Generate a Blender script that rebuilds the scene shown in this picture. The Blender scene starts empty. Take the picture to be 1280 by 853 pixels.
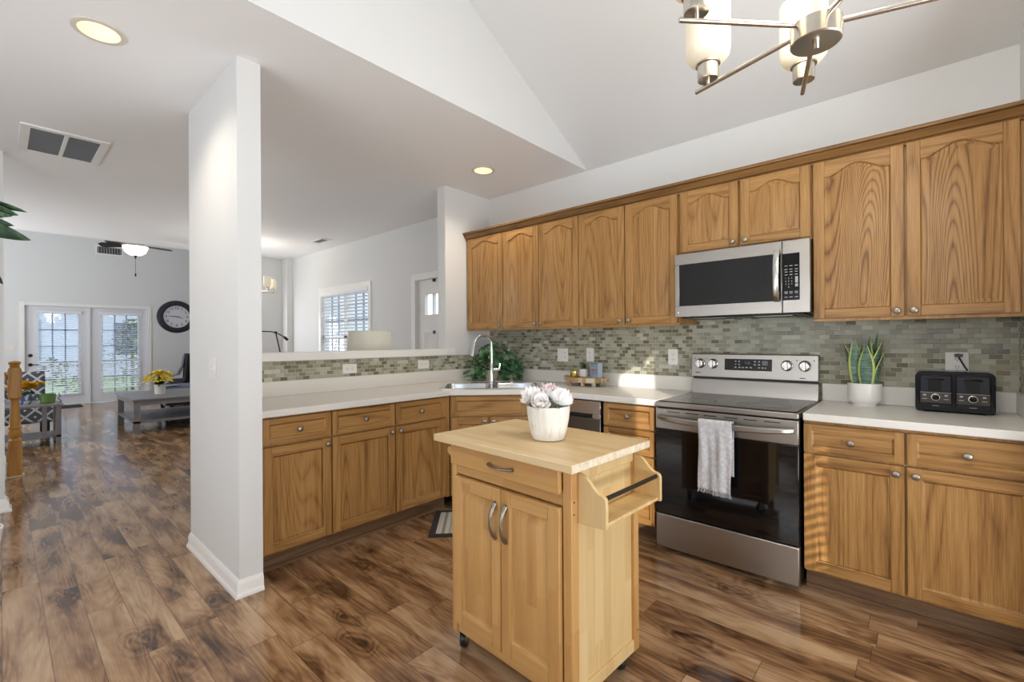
import bpy, bmesh, math, random
from math import sin, cos, pi, radians
from mathutils import Vector, Matrix
random.seed(7)
S = bpy.context.scene
COL = S.collection

# ---------------------------------------------------------------- camera
F_PX, YAW, ROLL, H0 = 571.65, 0.72921, -0.0058956, 1.29
cam_d = bpy.data.cameras.new('camera')
cam_d.sensor_width = 36.0
cam_d.lens = F_PX / 1280 * 36.0
cam_d.shift_y = -0.0005
cam_d.clip_start = 0.05
cam = bpy.data.objects.new('camera', cam_d)
COL.objects.link(cam)
cam.location = (0, 0, H0)
cam.rotation_euler = (Matrix.Rotation(YAW, 3, 'Z') @ Matrix.Rotation(pi / 2, 3, 'X') @ Matrix.Rotation(ROLL, 3, 'Z')).to_euler()
S.camera = cam

# ---------------------------------------------------------------- colour management, world, sun, large lights
S.view_settings.view_transform = 'Standard'
S.view_settings.look = 'None'
S.view_settings.gamma = 1.0
S.view_settings.use_curve_mapping = False
S.view_settings.exposure = 0.08
S.cycles.max_bounces = 10
S.cycles.diffuse_bounces = 6
S.cycles.glossy_bounces = 4
S.cycles.transparent_max_bounces = 12
S.cycles.sample_clamp_indirect = 4.0
S.cycles.caustics_reflective = False
S.cycles.caustics_refractive = False

W = bpy.data.worlds.new('world')
S.world = W
W.use_nodes = True
wn = W.node_tree
bg = wn.nodes['Background']
tc = wn.nodes.new('ShaderNodeTexCoord')
sx = wn.nodes.new('ShaderNodeSeparateXYZ')
rp = wn.nodes.new('ShaderNodeValToRGB')
rp.color_ramp.elements[0].position = 0.0
rp.color_ramp.elements[0].color = (0.92, 0.95, 1.0, 1)
rp.color_ramp.elements[1].position = 0.5
rp.color_ramp.elements[1].color = (0.62, 0.78, 1.0, 1)
wn.links.new(tc.outputs['Generated'], sx.inputs[0])
wn.links.new(sx.outputs['Z'], rp.inputs[0])
wn.links.new(rp.outputs[0], bg.inputs[0])
bg.inputs[1].default_value = 2.7


def area_light(name, loc, direction, sx_, sy_, power, color=(1, 1, 1)):
    d = bpy.data.lights.new(name, 'AREA')
    d.shape = 'RECTANGLE'
    d.size, d.size_y = sx_, sy_
    d.energy = power
    d.color = color
    o = bpy.data.objects.new(name, d)
    COL.objects.link(o)
    o.location = loc
    o.rotation_euler = Vector(direction).to_track_quat('-Z', 'Y').to_euler()
    return o


sun_d = bpy.data.lights.new('sun', 'SUN')
sun_d.energy = 3.8
sun_d.angle = radians(0.25)
sun_d.color = (1.0, 0.93, 0.82)
sun = bpy.data.objects.new('sun', sun_d)
COL.objects.link(sun)
SUN_DIR = Vector((-0.75, 1.0, -0.47))
sun.rotation_euler = SUN_DIR.to_track_quat('-Z', 'Y').to_euler()

# unseen area fills added to brighten the rooms; the dining one is daylight at its window
area_light('fill_rear', (-0.8, -2.3, 1.45), (-0.1, 1.0, 0.7), 3.2, 0.9, 42, (0.90, 0.95, 1.0))  # added fill; the rear wall has no opening here
area_light('fill_side', (2.0, 0.9, 0.95), (-1, 0.10, 0.95), 2.6, 1.5, 112, (0.90, 0.95, 1.0))  # added low fill, tilted up to brighten the flat ceiling
area_light('fill_living', (-10.0, -2.2, 1.2), (-0.15, 0.9, 0.95), 4.6, 1.8, 150, (0.92, 0.96, 1.0))  # added fill for the living room ceiling and walls
area_light('fill_hall', (-2.5, -2.0, 0.6), (-0.05, 0.55, 1.0), 2.4, 1.2, 21, (0.90, 0.95, 1.0))  # added fill near the floor, aimed up at the hall ceiling
area_light('daylight_dining_window', (-8.62, 2.69, 1.45), (1, -0.2, 0.45), 0.54, 0.8, 13, (0.95, 0.97, 1.0))

# ---------------------------------------------------------------- materials
def srgb(r, g, b):
    def f(c):
        c /= 255.0
        return c / 12.92 if c <= 0.04045 else ((c + 0.055) / 1.055) ** 2.4
    return (f(r), f(g), f(b), 1.0)


class NT:
    """small helper to write node trees"""
    def __init__(self, name):
        self.m = bpy.data.materials.new(name)
        self.m.use_nodes = True
        self.t = self.m.node_tree
        self.b = self.t.nodes['Principled BSDF']

    def n(self, kind, **kw):
        nd = self.t.nodes.new('ShaderNode' + kind)
        for k, v in kw.items():
            setattr(nd, k, v)
        return nd

    def l(self, a, b):
        self.t.links.new(a, b)

    def math(self, op, a, b=None, c=None):
        nd = self.n('Math', operation=op)
        for i, v in enumerate((a, b, c)):
            if v is None:
                continue
            if isinstance(v, (int, float)):
                nd.inputs[i].default_value = v
            else:
                self.l(v, nd.inputs[i])
        return nd.outputs[0]

    def vmath(self, op, a, b):
        nd = self.n('VectorMath', operation=op)
        for i, v in enumerate((a, b)):
            if isinstance(v, (tuple, list)):
                nd.inputs[i].default_value = v
            else:
                self.l(v, nd.inputs[i])
        return nd.outputs[0]

    def comb(self, x, y, z):
        nd = self.n('CombineXYZ')
        for i, v in enumerate((x, y, z)):
            if isinstance(v, (int, float)):
                nd.inputs[i].default_value = v
            else:
                self.l(v, nd.inputs[i])
        return nd.outputs[0]

    def noise(self, vec, scale, detail=2.0, rough=0.5, dist=0.0):
        nd = self.n('TexNoise')
        nd.inputs['Scale'].default_value = scale
        nd.inputs['Detail'].default_value = detail
        nd.inputs['Roughness'].default_value = rough
        nd.inputs['Distortion'].default_value = dist
        self.l(vec, nd.inputs['Vector'])
        return nd.outputs['Fac']

    def ramp(self, fac, stops, interp='LINEAR'):
        nd = self.n('ValToRGB')
        cr = nd.color_ramp
        cr.interpolation = interp
        while len(cr.elements) > 1:
            cr.elements.remove(cr.elements[-1])
        cr.elements[0].position = stops[0][0]
        cr.elements[0].color = stops[0][1]
        for p, c in stops[1:]:
            e = cr.elements.new(p)
            e.color = c
        self.l(fac, nd.inputs[0])
        return nd.outputs[0]

    def mix(self, fac, a, b, mode='MIX'):
        nd = self.n('Mix', data_type='RGBA', blend_type=mode)
        for i, v in ((0, fac), (6, a), (7, b)):
            if isinstance(v, (int, float)):
                nd.inputs[i].default_value = v
            elif isinstance(v, tuple):
                nd.inputs[i].default_value = v
            else:
                self.l(v, nd.inputs[i])
        return nd.outputs[2]

    def bump(self, h, strength, dist=0.01):
        nd = self.n('Bump')
        nd.inputs['Strength'].default_value = strength
        nd.inputs['Distance'].default_value = dist
        self.l(h, nd.inputs['Height'])
        self.l(nd.outputs[0], self.b.inputs['Normal'])

    def objco(self, rand=True):
        t = self.n('TexCoord')
        if not rand:
            return t.outputs['Object']
        oi = self.n('ObjectInfo')
        k = self.math('MULTIPLY', oi.outputs['Random'], 37.0)
        return self.vmath('ADD', t.outputs['Object'], self.comb(k, self.math('MULTIPLY', k, 0.37), self.math('MULTIPLY', k, 1.7)))

    def base(self, c):
        if isinstance(c, tuple):
            self.b.inputs['Base Color'].default_value = c
        else:
            self.l(c, self.b.inputs['Base Color'])

    def set(self, **kw):
        for k, v in kw.items():
            self.b.inputs[k.replace('_', ' ')].default_value = v
        return self


def plain(name, col, rough=0.5, metal=0.0, var=0.04, spec=0.5, scale=6.0, coat=0.0):
    m = NT(name)
    f = m.noise(m.objco(), scale, 3)
    c2 = tuple(min(1, x * (1 + var)) for x in col[:3]) + (1,)
    c1 = tuple(x * (1 - var) for x in col[:3]) + (1,)
    m.base(m.ramp(f, [(0.3, c1), (0.7, c2)]))
    m.set(Roughness=rough, Metallic=metal, Specular_IOR_Level=spec, Coat_Weight=coat)
    return m.m


def paint(name, col, rough=0.6):
    m = NT(name)
    v = m.objco(False)
    f = m.noise(v, 1.3, 3)
    m.base(m.ramp(f, [(0.3, tuple(x * 0.985 for x in col[:3]) + (1,)), (0.7, col)]))
    m.bump(m.noise(v, 160, 2), 0.04, 0.002)
    m.set(Roughness=rough, Specular_IOR_Level=0.3)
    return m.m


def oak(name, axis, cd, cm, cl, rings=9.0, contrast=0.35, rough=0.38, freq=5.0, stretch=0.10):
    """oak: contour-line flowers of a stretched noise, fine pores and broad bands along the grain axis"""
    m = NT(name)
    p = m.objco()
    sc = {'x': (stretch, 1, 1), 'y': (1, stretch, 1), 'z': (1, 1, stretch)}[axis]
    low = m.noise(m.vmath('MULTIPLY', p, sc), freq, 1.0, 0.4, 0.1)
    ring = m.math('FRACT', m.math('MULTIPLY', low, rings))
    ring = m.math('POWER', m.math('ABSOLUTE', m.math('SUBTRACT', m.math('MULTIPLY', ring, 2.0), 1.0)), 2.5)   # thin dark lines
    fs = {'x': (0.025, 1, 1), 'y': (1, 0.025, 1), 'z': (1, 1, 0.025)}[axis]
    pf = m.vmath('MULTIPLY', p, fs)
    fine = m.noise(pf, 260, 2, 0.6)
    band = m.noise(pf, 24, 3, 0.6)
    v = m.math('ADD', m.math('MULTIPLY', fine, 0.58), m.math('MULTIPLY', band, 0.42))
    v = m.math('SUBTRACT', v, m.math('MULTIPLY', ring, contrast * 0.5))
    m.base(m.ramp(v, [(0.18, cd), (0.44, cm), (0.68, cl)]))
    m.bump(fine, 0.05, 0.002)
    m.set(Roughness=rough, Specular_IOR_Level=0.45)
    return m.m


OC = (srgb(110, 72, 36), srgb(162, 119, 66), srgb(185, 144, 90))
M = {}
M['oak_v'] = oak('oak_upright_grain', 'z', *OC)
M['oak_h'] = oak('oak_level_grain', 'x', *OC)
M['oak_panel'] = oak('oak_flowered_grain', 'z', *OC, rings=26, contrast=0.34, freq=4.0, stretch=0.075)
M['oak_flower'] = oak('oak_strong_flowered_grain', 'z', *OC, rings=64, contrast=0.62, freq=3.4, stretch=0.12)
M['oak_crown'] = oak('oak_crown', 'x', srgb(84, 56, 28), srgb(128, 92, 50), srgb(150, 112, 66))
M['oak_box'] = oak('oak_plain_grain', 'z', *OC, rings=8, contrast=0.2)
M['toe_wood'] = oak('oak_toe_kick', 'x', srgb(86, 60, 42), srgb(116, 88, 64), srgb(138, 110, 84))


def staves(name, axis, width, cols, rough=0.4, cross='x'):
    """glued-up hardwood staves running along axis"""
    m = NT(name)
    t = m.n('TexCoord').outputs['Object']
    s = m.n('SeparateXYZ')
    m.l(t, s.inputs[0])
    o = {'X': s.outputs[0], 'Y': s.outputs[1], 'Z': s.outputs[2]}
    a, c = o[axis.upper()], o[cross.upper()]
    row = m.math('FLOOR', m.math('DIVIDE', c, width))
    wn_ = m.n('TexWhiteNoise', noise_dimensions='1D')
    m.l(row, wn_.inputs['W'])
    col = m.math('FLOOR', m.math('ADD', m.math('DIVIDE', a, 0.43), m.math('MULTIPLY', wn_.outputs['Value'], 9.0)))
    w2 = m.n('TexWhiteNoise', noise_dimensions='2D')
    m.l(m.comb(row, col, 0), w2.inputs['Vector'])
    sc = {'x': (0.05, 1, 1), 'y': (1, 0.05, 1), 'z': (1, 1, 0.05)}[axis]
    p = m.vmath('MULTIPLY', m.vmath('ADD', t, m.comb(w2.outputs['Value'], m.math('MULTIPLY', w2.outputs['Value'], 7.0), 0.0)), sc)
    g = m.noise(p, 60, 3, 0.6, 0.3)
    v = m.math('ADD', m.math('MULTIPLY', w2.outputs['Value'], 0.42), m.math('MULTIPLY', g, 0.70))
    m.base(m.ramp(v, [(0.15, cols[0]), (0.5, cols[1]), (0.9, cols[2])]))
    m.set(Roughness=rough, Specular_IOR_Level=0.4)
    return m.m


M['cart_v'] = staves('rubberwood_upright', 'z', 0.045, (srgb(170, 124, 72), srgb(192, 147, 90), srgb(204, 162, 106)))
M['cart_h'] = staves('rubberwood_level', 'x', 0.06, (srgb(174, 128, 74), srgb(190, 146, 90), srgb(200, 158, 102)), cross='z')
M['cart_side'] = staves('rubberwood_side_lit', 'z', 0.05, (srgb(192, 158, 106), srgb(208, 178, 126), srgb(216, 190, 142)), cross='y')  # same wood lightened, light from the right put into the colour
M['cart_top'] = staves('butcher_block', 'x', 0.042, (srgb(194, 164, 118), srgb(210, 182, 136), srgb(220, 196, 154)), rough=0.42, cross='y')
M['cart_end'] = plain('butcher_block_end_grain', srgb(214, 200, 176), 0.6, var=0.2, scale=40)


def floor_mat():
    m = NT('walnut_plank_floor')
    t = m.n('TexCoord').outputs['Object']
    s = m.n('SeparateXYZ')
    m.l(t, s.inputs[0])
    x, y = s.outputs[0], s.outputs[1]
    pw, pl = 0.135, 1.22
    yr = m.math('DIVIDE', y, pw)
    row = m.math('FLOOR', yr)
    w1 = m.n('TexWhiteNoise', noise_dimensions='1D')
    m.l(row, w1.inputs['W'])
    xr = m.math('ADD', m.math('DIVIDE', x, pl), m.math('MULTIPLY', w1.outputs['Value'], 5.0))
    col = m.math('FLOOR', xr)
    w2 = m.n('TexWhiteNoise', noise_dimensions='2D')
    m.l(m.comb(row, col, 0), w2.inputs['Vector'])
    rnd = w2.outputs['Value']
    off = m.comb(m.math('MULTIPLY', rnd, 31.0), m.math('MULTIPLY', rnd, 17.0), m.math('MULTIPLY', rnd, 9.0))
    p = m.vmath('ADD', t, off)
    # broad dark clouds and knots
    blot = m.noise(m.vmath('MULTIPLY', p, (0.55, 2.3, 1)), 3.6, 3, 0.55, 0.5)
    # flowing figure: contour lines of a stretched smooth noise
    low = m.noise(m.vmath('MULTIPLY', p, (0.45, 2.6, 1)), 2.3, 2.0, 0.45, 0.8)
    fig = m.math('PINGPONG', m.math('MULTIPLY', low, 13.0), 0.5)
    grain = m.noise(m.vmath('MULTIPLY', p, (0.05, 1.0, 1.0)), 120, 3, 0.65)
    v = m.math('ADD', m.math('MULTIPLY', blot, 1.25), m.math('MULTIPLY', fig, 0.26))
    v = m.math('ADD', v, m.math('MULTIPLY', grain, 0.34))
    v = m.math('ADD', v, m.math('MULTIPLY', rnd, 0.16))
    v = m.math('SUBTRACT', v, 0.36)
    # knots: dark eyes with rings, stretched along the plank
    vo = m.n('TexVoronoi')
    vo.inputs['Scale'].default_value = 1.0
    wob = m.noise(p, 7.0, 2)
    m.l(m.vmath('ADD', m.vmath('MULTIPLY', p, (2.1, 4.6, 1)), m.comb(m.math('MULTIPLY', wob, 0.5), m.math('MULTIPLY', wob, 0.5), 0.0)), vo.inputs['Vector'])
    dk = vo.outputs['Distance']
    near = m.math('MAXIMUM', m.math('SUBTRACT', 1.0, m.math('DIVIDE', dk, 0.42)), 0.0)
    eye = m.math('PINGPONG', m.math('MULTIPLY', dk, 9.0), 0.5)
    v = m.math('SUBTRACT', v, m.math('MULTIPLY', near, m.math('ADD', 0.20, m.math('MULTIPLY', eye, 0.6))))
    v = m.math('ADD', m.math('MULTIPLY', m.math('SUBTRACT', v, 0.5), 1.12), 0.475)
    c = m.ramp(v, [(0.08, srgb(62, 41, 27)), (0.28, srgb(96, 67, 45)), (0.44, srgb(132, 98, 68)), (0.62, srgb(162, 127, 93)), (0.84, srgb(188, 157, 122))])
    # seams
    fy = m.math('FRACT', yr)
    fx = m.math('FRACT', xr)
    ey = m.math('MINIMUM', fy, m.math('SUBTRACT', 1.0, fy))
    ex = m.math('MINIMUM', fx, m.math('SUBTRACT', 1.0, fx))
    seam = m.math('MAXIMUM', m.math('LESS_THAN', ey, 0.011), m.math('LESS_THAN', ex, 0.0012))
    m.base(m.mix(m.math('MULTIPLY', seam, 0.6), c, srgb(50, 36, 27)))
    m.l(m.math('ADD', m.math('MULTIPLY', grain, 0.10), 0.09), m.b.inputs['Roughness'])
    hgt = m.math('ADD', m.math('MULTIPLY', fig, 0.35), m.math('MULTIPLY', seam, -0.6))
    m.bump(hgt, 0.10, 0.006)
    m.set(Specular_IOR_Level=0.7)
    return m.m


def tile_mat(name, along):
    """small brick mosaic; along = object axis that runs along the wall"""
    m = NT(name)
    t = m.n('TexCoord').outputs['Object']
    s = m.n('SeparateXYZ')
    m.l(t, s.inputs[0])
    x = s.outputs[0] if along == 'x' else s.outputs[1]
    z = s.outputs[2]
    tw, th_ = 0.0515, 0.0268
    zr = m.math('DIVIDE', z, th_)
    row = m.math('FLOOR', zr)
    odd = m.math('MULTIPLY', m.math('MODULO', row, 2.0), 0.5)
    xr = m.math('ADD', m.math('DIVIDE', x, tw), odd)
    col = m.math('FLOOR', xr)
    w2 = m.n('TexWhiteNoise', noise_dimensions='2D')
    m.l(m.comb(row, col, 0), w2.inputs['Vector'])
    c = m.ramp(w2.outputs['Value'], [(0.0, srgb(112, 108, 88)), (0.14, srgb(132, 128, 108)), (0.30, srgb(154, 151, 130)),
                                     (0.5, srgb(166, 166, 148)), (0.68, srgb(176, 176, 158)), (0.84, srgb(186, 186, 170)), (0.95, srgb(202, 202, 188))], 'CONSTANT')
    streak = m.noise(m.vmath('MULTIPLY', m.vmath('ADD', t, w2.outputs['Color']), (1, 1, 6) if along == 'x' else (1, 1, 6)), 40, 2)
    c = m.mix(m.math('MULTIPLY', streak, 0.25), c, srgb(120, 116, 98))
    fx, fz = m.math('FRACT', xr), m.math('FRACT', zr)
    ex = m.math('MULTIPLY', m.math('MINIMUM', fx, m.math('SUBTRACT', 1.0, fx)), tw)
    ez = m.math('MULTIPLY', m.math('MINIMUM', fz, m.math('SUBTRACT', 1.0, fz)), th_)
    d = m.math('MINIMUM', ex, ez)
    g = m.math('LESS_THAN', d, 0.0012)
    m.base(m.mix(g, c, srgb(198, 197, 182)))
    m.l(m.math('ADD', m.math('MULTIPLY', g, 0.6), m.math('ADD', m.math('MULTIPLY', w2.outputs['Value'], 0.25), 0.08)), m.b.inputs['Roughness'])
    m.bump(m.math('MINIMUM', d, 0.0025), 0.5, 1.0)
    m.set(Specular_IOR_Level=0.22)
    return m.m


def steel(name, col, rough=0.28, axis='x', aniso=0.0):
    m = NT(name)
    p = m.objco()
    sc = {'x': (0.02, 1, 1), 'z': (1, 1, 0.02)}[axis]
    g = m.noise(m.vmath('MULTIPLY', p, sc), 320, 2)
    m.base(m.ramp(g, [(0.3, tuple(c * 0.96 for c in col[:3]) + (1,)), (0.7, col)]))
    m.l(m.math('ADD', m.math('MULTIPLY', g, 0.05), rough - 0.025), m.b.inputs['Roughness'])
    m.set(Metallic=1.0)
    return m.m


def glow(name, col, strength, base=(0.9, 0.88, 0.82, 1)):
    m = NT(name)
    m.base(base)
    m.b.inputs['Emission Color'].default_value = col
    m.b.inputs['Emission Strength'].default_value = strength
    m.set(Roughness=0.4)
    return m.m


def glass_mat(name, tint=(1, 1, 1, 1), gloss=0.08):
    m = NT(name)
    tr = m.n('BsdfTransparent')
    tr.inputs[0].default_value = tint
    gl = m.n('BsdfGlossy')
    gl.inputs['Roughness'].default_value = 0.02
    mx = m.n('MixShader')
    lw = m.n('LayerWeight')
    m.l(m.math('ADD', m.math('MULTIPLY', m.math('POWER', lw.outputs['Facing'], 4.0), 0.5), gloss * 0.5), mx.inputs[0])
    m.l(tr.outputs[0], mx.inputs[1])
    m.l(gl.outputs[0], mx.inputs[2])
    m.l(mx.outputs[0], m.t.nodes['Material Output'].inputs['Surface'])
    return m.m


M['floor'] = floor_mat()
M['tile_x'] = tile_mat('mosaic_tile', 'x')
M['tile_y'] = tile_mat('mosaic_tile_side', 'y')
M['wall'] = paint('grey_white_wall_paint', srgb(225, 226, 226))
M['ceil'] = paint('ceiling_paint_lightened', srgb(243, 243, 243))  # flat ceilings lightened in colour to make up for missing light
M['vault'] = paint('ceiling_paint_base', srgb(224, 225, 226))  # same ceiling paint without that lightening
M['trim'] = plain('white_trim_paint', srgb(238, 237, 234), 0.35, var=0.01)
M['counter'] = plain('white_laminate', srgb(226, 223, 217), 0.32, var=0.02, scale=90)
M['steel'] = steel('brushed_steel', srgb(172, 167, 161), 0.34)
M['steel_v'] = steel('brushed_steel_upright', srgb(200, 198, 194), 0.25, 'z')
M['steel_dark'] = steel('dark_steel', srgb(120, 118, 115), 0.3)  # darker steel tone for drains, grilles, slots and dishwasher door
M['nickel'] = plain('satin_nickel', srgb(206, 198, 186), 0.25, 1.0, 0.03)
M['knob'] = plain('aged_nickel', srgb(158, 150, 140), 0.36, 1.0, 0.04)
M['chrome'] = plain('polished_steel', srgb(214, 214, 214), 0.14, 1.0, 0.02)
M['black_glass'] = plain('black_glass', srgb(12, 12, 13), 0.04, 0, 0.02, 0.6)
M['black'] = plain('black_plastic', srgb(20, 20, 21), 0.35)
M['black_gloss'] = plain('glossy_black', srgb(9, 9, 10), 0.14, 0, 0.02, 0.3)
M['dark_metal'] = plain('dark_metal', srgb(66, 62, 58), 0.35, 0.8)
M['white_plastic'] = plain('white_plastic', srgb(232, 230, 226), 0.35, var=0.01)
M['grey_print'] = plain('grey_print', srgb(170, 170, 170), 0.5)
M['white_ceramic'] = plain('white_ceramic', srgb(236, 234, 230), 0.25, var=0.01)
M['shade'] = glow('lit_opal_glass', (1.0, 0.84, 0.56, 1), 0.28, (0.70, 0.66, 0.55, 1))
M['lens'] = glow('lit_lens', (1.0, 0.92, 0.78, 1), 5.0)
M['glass'] = glass_mat('window_glass')


# ---------------------------------------------------------------- mesh helpers
class MB:
    def __init__(self):
        self.bm = bmesh.new()
        self.cur = 0

    def face(self, vs, smooth=False):
        try:
            f = self.bm.faces.new(vs)
        except ValueError:
            return None
        f.material_index = self.cur
        f.smooth = smooth
        return f

    def box(self, x0, x1, y0, y1, z0, z1, mat=None):
        if mat is not None:
            self.cur = mat
        v = [self.bm.verts.new((x, y, z)) for x in (x0, x1) for y in (y0, y1) for z in (z0, z1)]
        for q in ((0, 1, 3, 2), (4, 6, 7, 5), (0, 4, 5, 1), (2, 3, 7, 6), (0, 2, 6, 4), (1, 5, 7, 3)):
            self.face([v[i] for i in q])
        return v

    def rbox(self, c, size, rot):
        v = self.box(-size[0] / 2, size[0] / 2, -size[1] / 2, size[1] / 2, -size[2] / 2, size[2] / 2)
        R = rot if isinstance(rot, Matrix) else Matrix.Rotation(rot, 3, 'Z')
        for p in v:
            p.co = R @ p.co + Vector(c)
        return v

    def prism(self, poly, axis, a, b, mat=None):
        """poly: 2-D points; axis 'x': (y,z), 'y': (x,z), 'z': (x,y)"""
        if mat is not None:
            self.cur = mat
        def P(p, t):
            return {'x': (t, p[0], p[1]), 'y': (p[0], t, p[1]), 'z': (p[0], p[1], t)}[axis]
        A = [self.bm.verts.new(P(p, a)) for p in poly]
        B = [self.bm.verts.new(P(p, b)) for p in poly]
        self.face(A)
        self.face(B[::-1])
        n = len(poly)
        for i in range(n):
            self.face([A[i], B[i], B[(i + 1) % n], A[(i + 1) % n]])
        return A + B

    def loops(self, rings, closed=True, cap0=True, cap1=True, smooth=True, mat=None):
        if mat is not None:
            self.cur = mat
        R = [[self.bm.verts.new(p) for p in r] for r in rings]
        n = len(R[0])
        for k in range(len(R) - 1):
            for i in range(n if closed else n - 1):
                j = (i + 1) % n
                self.face([R[k][i], R[k][j], R[k + 1][j], R[k + 1][i]], smooth)
        if cap0:
            self.face(R[0][::-1])
        if cap1:
            self.face(R[-1])
        return R

    def lathe(self, prof, c=(0, 0, 0), n=24, axis='z', cap=True, mat=None):
        rings = []
        for r, z in prof:
            ring = []
            for i in range(n):
                a = 2 * pi * i / n
                x, y = r * cos(a), r * sin(a)
                p = {'z': (x, y, z), 'y': (x, z, -y), 'x': (z, x, y)}[axis]
                ring.append((c[0] + p[0], c[1] + p[1], c[2] + p[2]))
            rings.append(ring)
        return self.loops(rings, True, cap, cap, True, mat)

    def cyl(self, p0, p1, r, n=16, r1=None, mat=None):
        return self.tube([p0, p1], r, n, mat=mat, r1=r1)

    def tube(self, pts, r, n=10, mat=None, r1=None, flat=1.0, closed_path=False):
        pts = [Vector(p) for p in pts]
        rings = []
        prev = None
        m = len(pts)
        for i, p in enumerate(pts):
            d = (pts[min(i + 1, m - 1)] - pts[max(i - 1, 0)])
            d = d.normalized() if d.length > 1e-9 else Vector((0, 0, 1))
            if prev is None:
                up = Vector((0, 0, 1)) if abs(d.z) < 0.9 else Vector((0, 1, 0))
            else:
                up = prev
            s = d.cross(up).normalized()
            u = s.cross(d).normalized()
            prev = u
            rr = r if r1 is None else r + (r1 - r) * i / (m - 1)
            if callable(r):
                rr = r(i / (m - 1))
            rings.append([p + s * rr * cos(2 * pi * k / n) + u * rr * flat * sin(2 * pi * k / n) for k in range(n)])
        return self.loops(rings, True, True, True, True, mat)

    def ball(self, c, r, nu=16, nv=10, sx=1, sy=1, sz=1, mat=None):
        prof = [(max(1e-4, r * sin(pi * k / nv)), -r * cos(pi * k / nv)) for k in range(nv + 1)]
        R = self.lathe(prof, (0, 0, 0), nu, mat=mat)
        for ring in R:
            for v in ring:
                v.co = Vector((v.co.x * sx + c[0], v.co.y * sy + c[1], v.co.z * sz + c[2]))
        return R

    def grid(self, fn, nu, nv, smooth=True, mat=None):
        if mat is not None:
            self.cur = mat
        V = [[self.bm.verts.new(fn(i / nu, j / nv)) for j in range(nv + 1)] for i in range(nu + 1)]
        for i in range(nu):
            for j in range(nv):
                self.face([V[i][j], V[i + 1][j], V[i + 1][j + 1], V[i][j + 1]], smooth)
        return V

    def text(self, s, size, origin, xdir, updir, depth=0.0006, mat=None, align='CENTER'):
        if mat is not None:
            self.cur = mat
        cu = bpy.data.curves.new('t', 'FONT')
        cu.body = s
        cu.size = size
        cu.extrude = depth
        cu.align_x = align
        cu.align_y = 'CENTER'
        cu.resolution_u = 2
        o = bpy.data.objects.new('t', cu)
        me = o.to_mesh()
        X, U = Vector(xdir).normalized(), Vector(updir).normalized()
        N = X.cross(U)
        vs = [self.bm.verts.new(Vector(origin) + X * v.co.x + U * v.co.y + N * v.co.z) for v in me.vertices]
        for p in me.polygons:
            self.face([vs[i] for i in p.vertices])
        o.to_mesh_clear()
        bpy.data.objects.remove(o)
        bpy.data.curves.remove(cu)

    def build(self, name, mats, parent=None, bevel=0.0, seg=2, solid=0.0, loc=None, rot=None, sharp=38, doubles=False):
        if doubles:
            bmesh.ops.remove_doubles(self.bm, verts=self.bm.verts[:], dist=1e-5)
        bmesh.ops.recalc_face_normals(self.bm, faces=self.bm.faces[:])
        me = bpy.data.meshes.new(name)
        self.bm.to_mesh(me)
        self.bm.free()
        for m in (mats if isinstance(mats, (list, tuple)) else [mats]):
            me.materials.append(m)
        me.set_sharp_from_angle(angle=radians(sharp))
        o = bpy.data.objects.new(name, me)
        COL.objects.link(o)
        if parent is not None:
            o.parent = parent
        if loc is not None:
            o.location = loc
        if rot is not None:
            o.rotation_euler = rot
        if bevel:
            b = o.modifiers.new('edge', 'BEVEL')
            b.width = bevel
            b.segments = seg
            b.limit_method = 'ANGLE'
            b.angle_limit = radians(40)
        if solid:
            s_ = o.modifiers.new('thick', 'SOLIDIFY')
            s_.thickness = solid
            s_.offset = 0
        return o


def tag(o, label, cat=None, group=None, kind=None):
    o['label'] = label
    if cat:
        o['category'] = cat
    if group:
        o['group'] = group
    if kind:
        o['kind'] = kind
    return o


def thing(name, label, cat, loc=(0, 0, 0), rz=0.0, group=None):
    o = bpy.data.objects.new(name, None)
    COL.objects.link(o)
    o.empty_display_size = 0.05
    o.location = loc
    o.rotation_euler = (0, 0, rz)
    return tag(o, label, cat, group)


def struct(mb, name, mats, label, cat='structure', bevel=0.0, parent=None):
    o = mb.build(name, mats, parent, bevel)
    if parent is None:
        tag(o, label, cat, None, 'structure')
    return o


def copy_tree(o, parent=None):
    c = o.copy()
    COL.objects.link(c)
    if parent is not None:
        c.parent = parent
    for ch in list(o.children):
        copy_tree(ch, c)
    return c


def arc(c, r, a0, a1, n, plane='xz', y=0.0):
    out = []
    for i in range(n + 1):
        a = radians(a0 + (a1 - a0) * i / n)
        u, w = c[0] + r * cos(a), c[1] + r * sin(a)
        out.append({'xz': (u, y, w), 'yz': (y, u, w), 'xy': (u, w, y)}[plane])
    return out


def leaf(mb, base, direction, length, width, bend=0.3, side=None, nu=6, mat=None, cup=0.15, tip=1.0):
    d = Vector(direction).normalized()
    up = Vector((0, 0, 1))
    s = Vector(side).normalized() if side else d.cross(up)
    if s.length < 1e-3:
        s = Vector((1, 0, 0))
    s.normalize()
    n = s.cross(d).normalized()

    def fn(u, v):
        w = width * 0.5 * (sin(pi * min(1, u ** 0.75 * tip)) ** 0.8 + 0.04)
        k = (v - 0.5) * 2
        p = Vector(base) + d * (length * u) + s * (w * k) + n * (cup * w * k * k)
        p.z -= bend * length * u * u
        return p
    mb.grid(fn, nu, 2, True, mat)

# ================================================================ the setting
WB, XA, XR = 3.365, -3.31, 0.372          # back wall plane, peninsula wall plane, right return wall plane
CZ = 2.743                                # flat ceiling height
YD = 3.43                                 # dining-room front wall plane
XL = -13.2                                # living-room far wall plane
SL = 0.512                                # slope of the vaulted kitchen ceiling
LSL = 0.015                               # barely rising ceiling beyond the hall
XE = -9.01                                # edge where the high living-room ceiling begins
RIDGE_Y = 0.58
RIDGE_Z = CZ + SL * (WB - RIDGE_Y)


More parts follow.
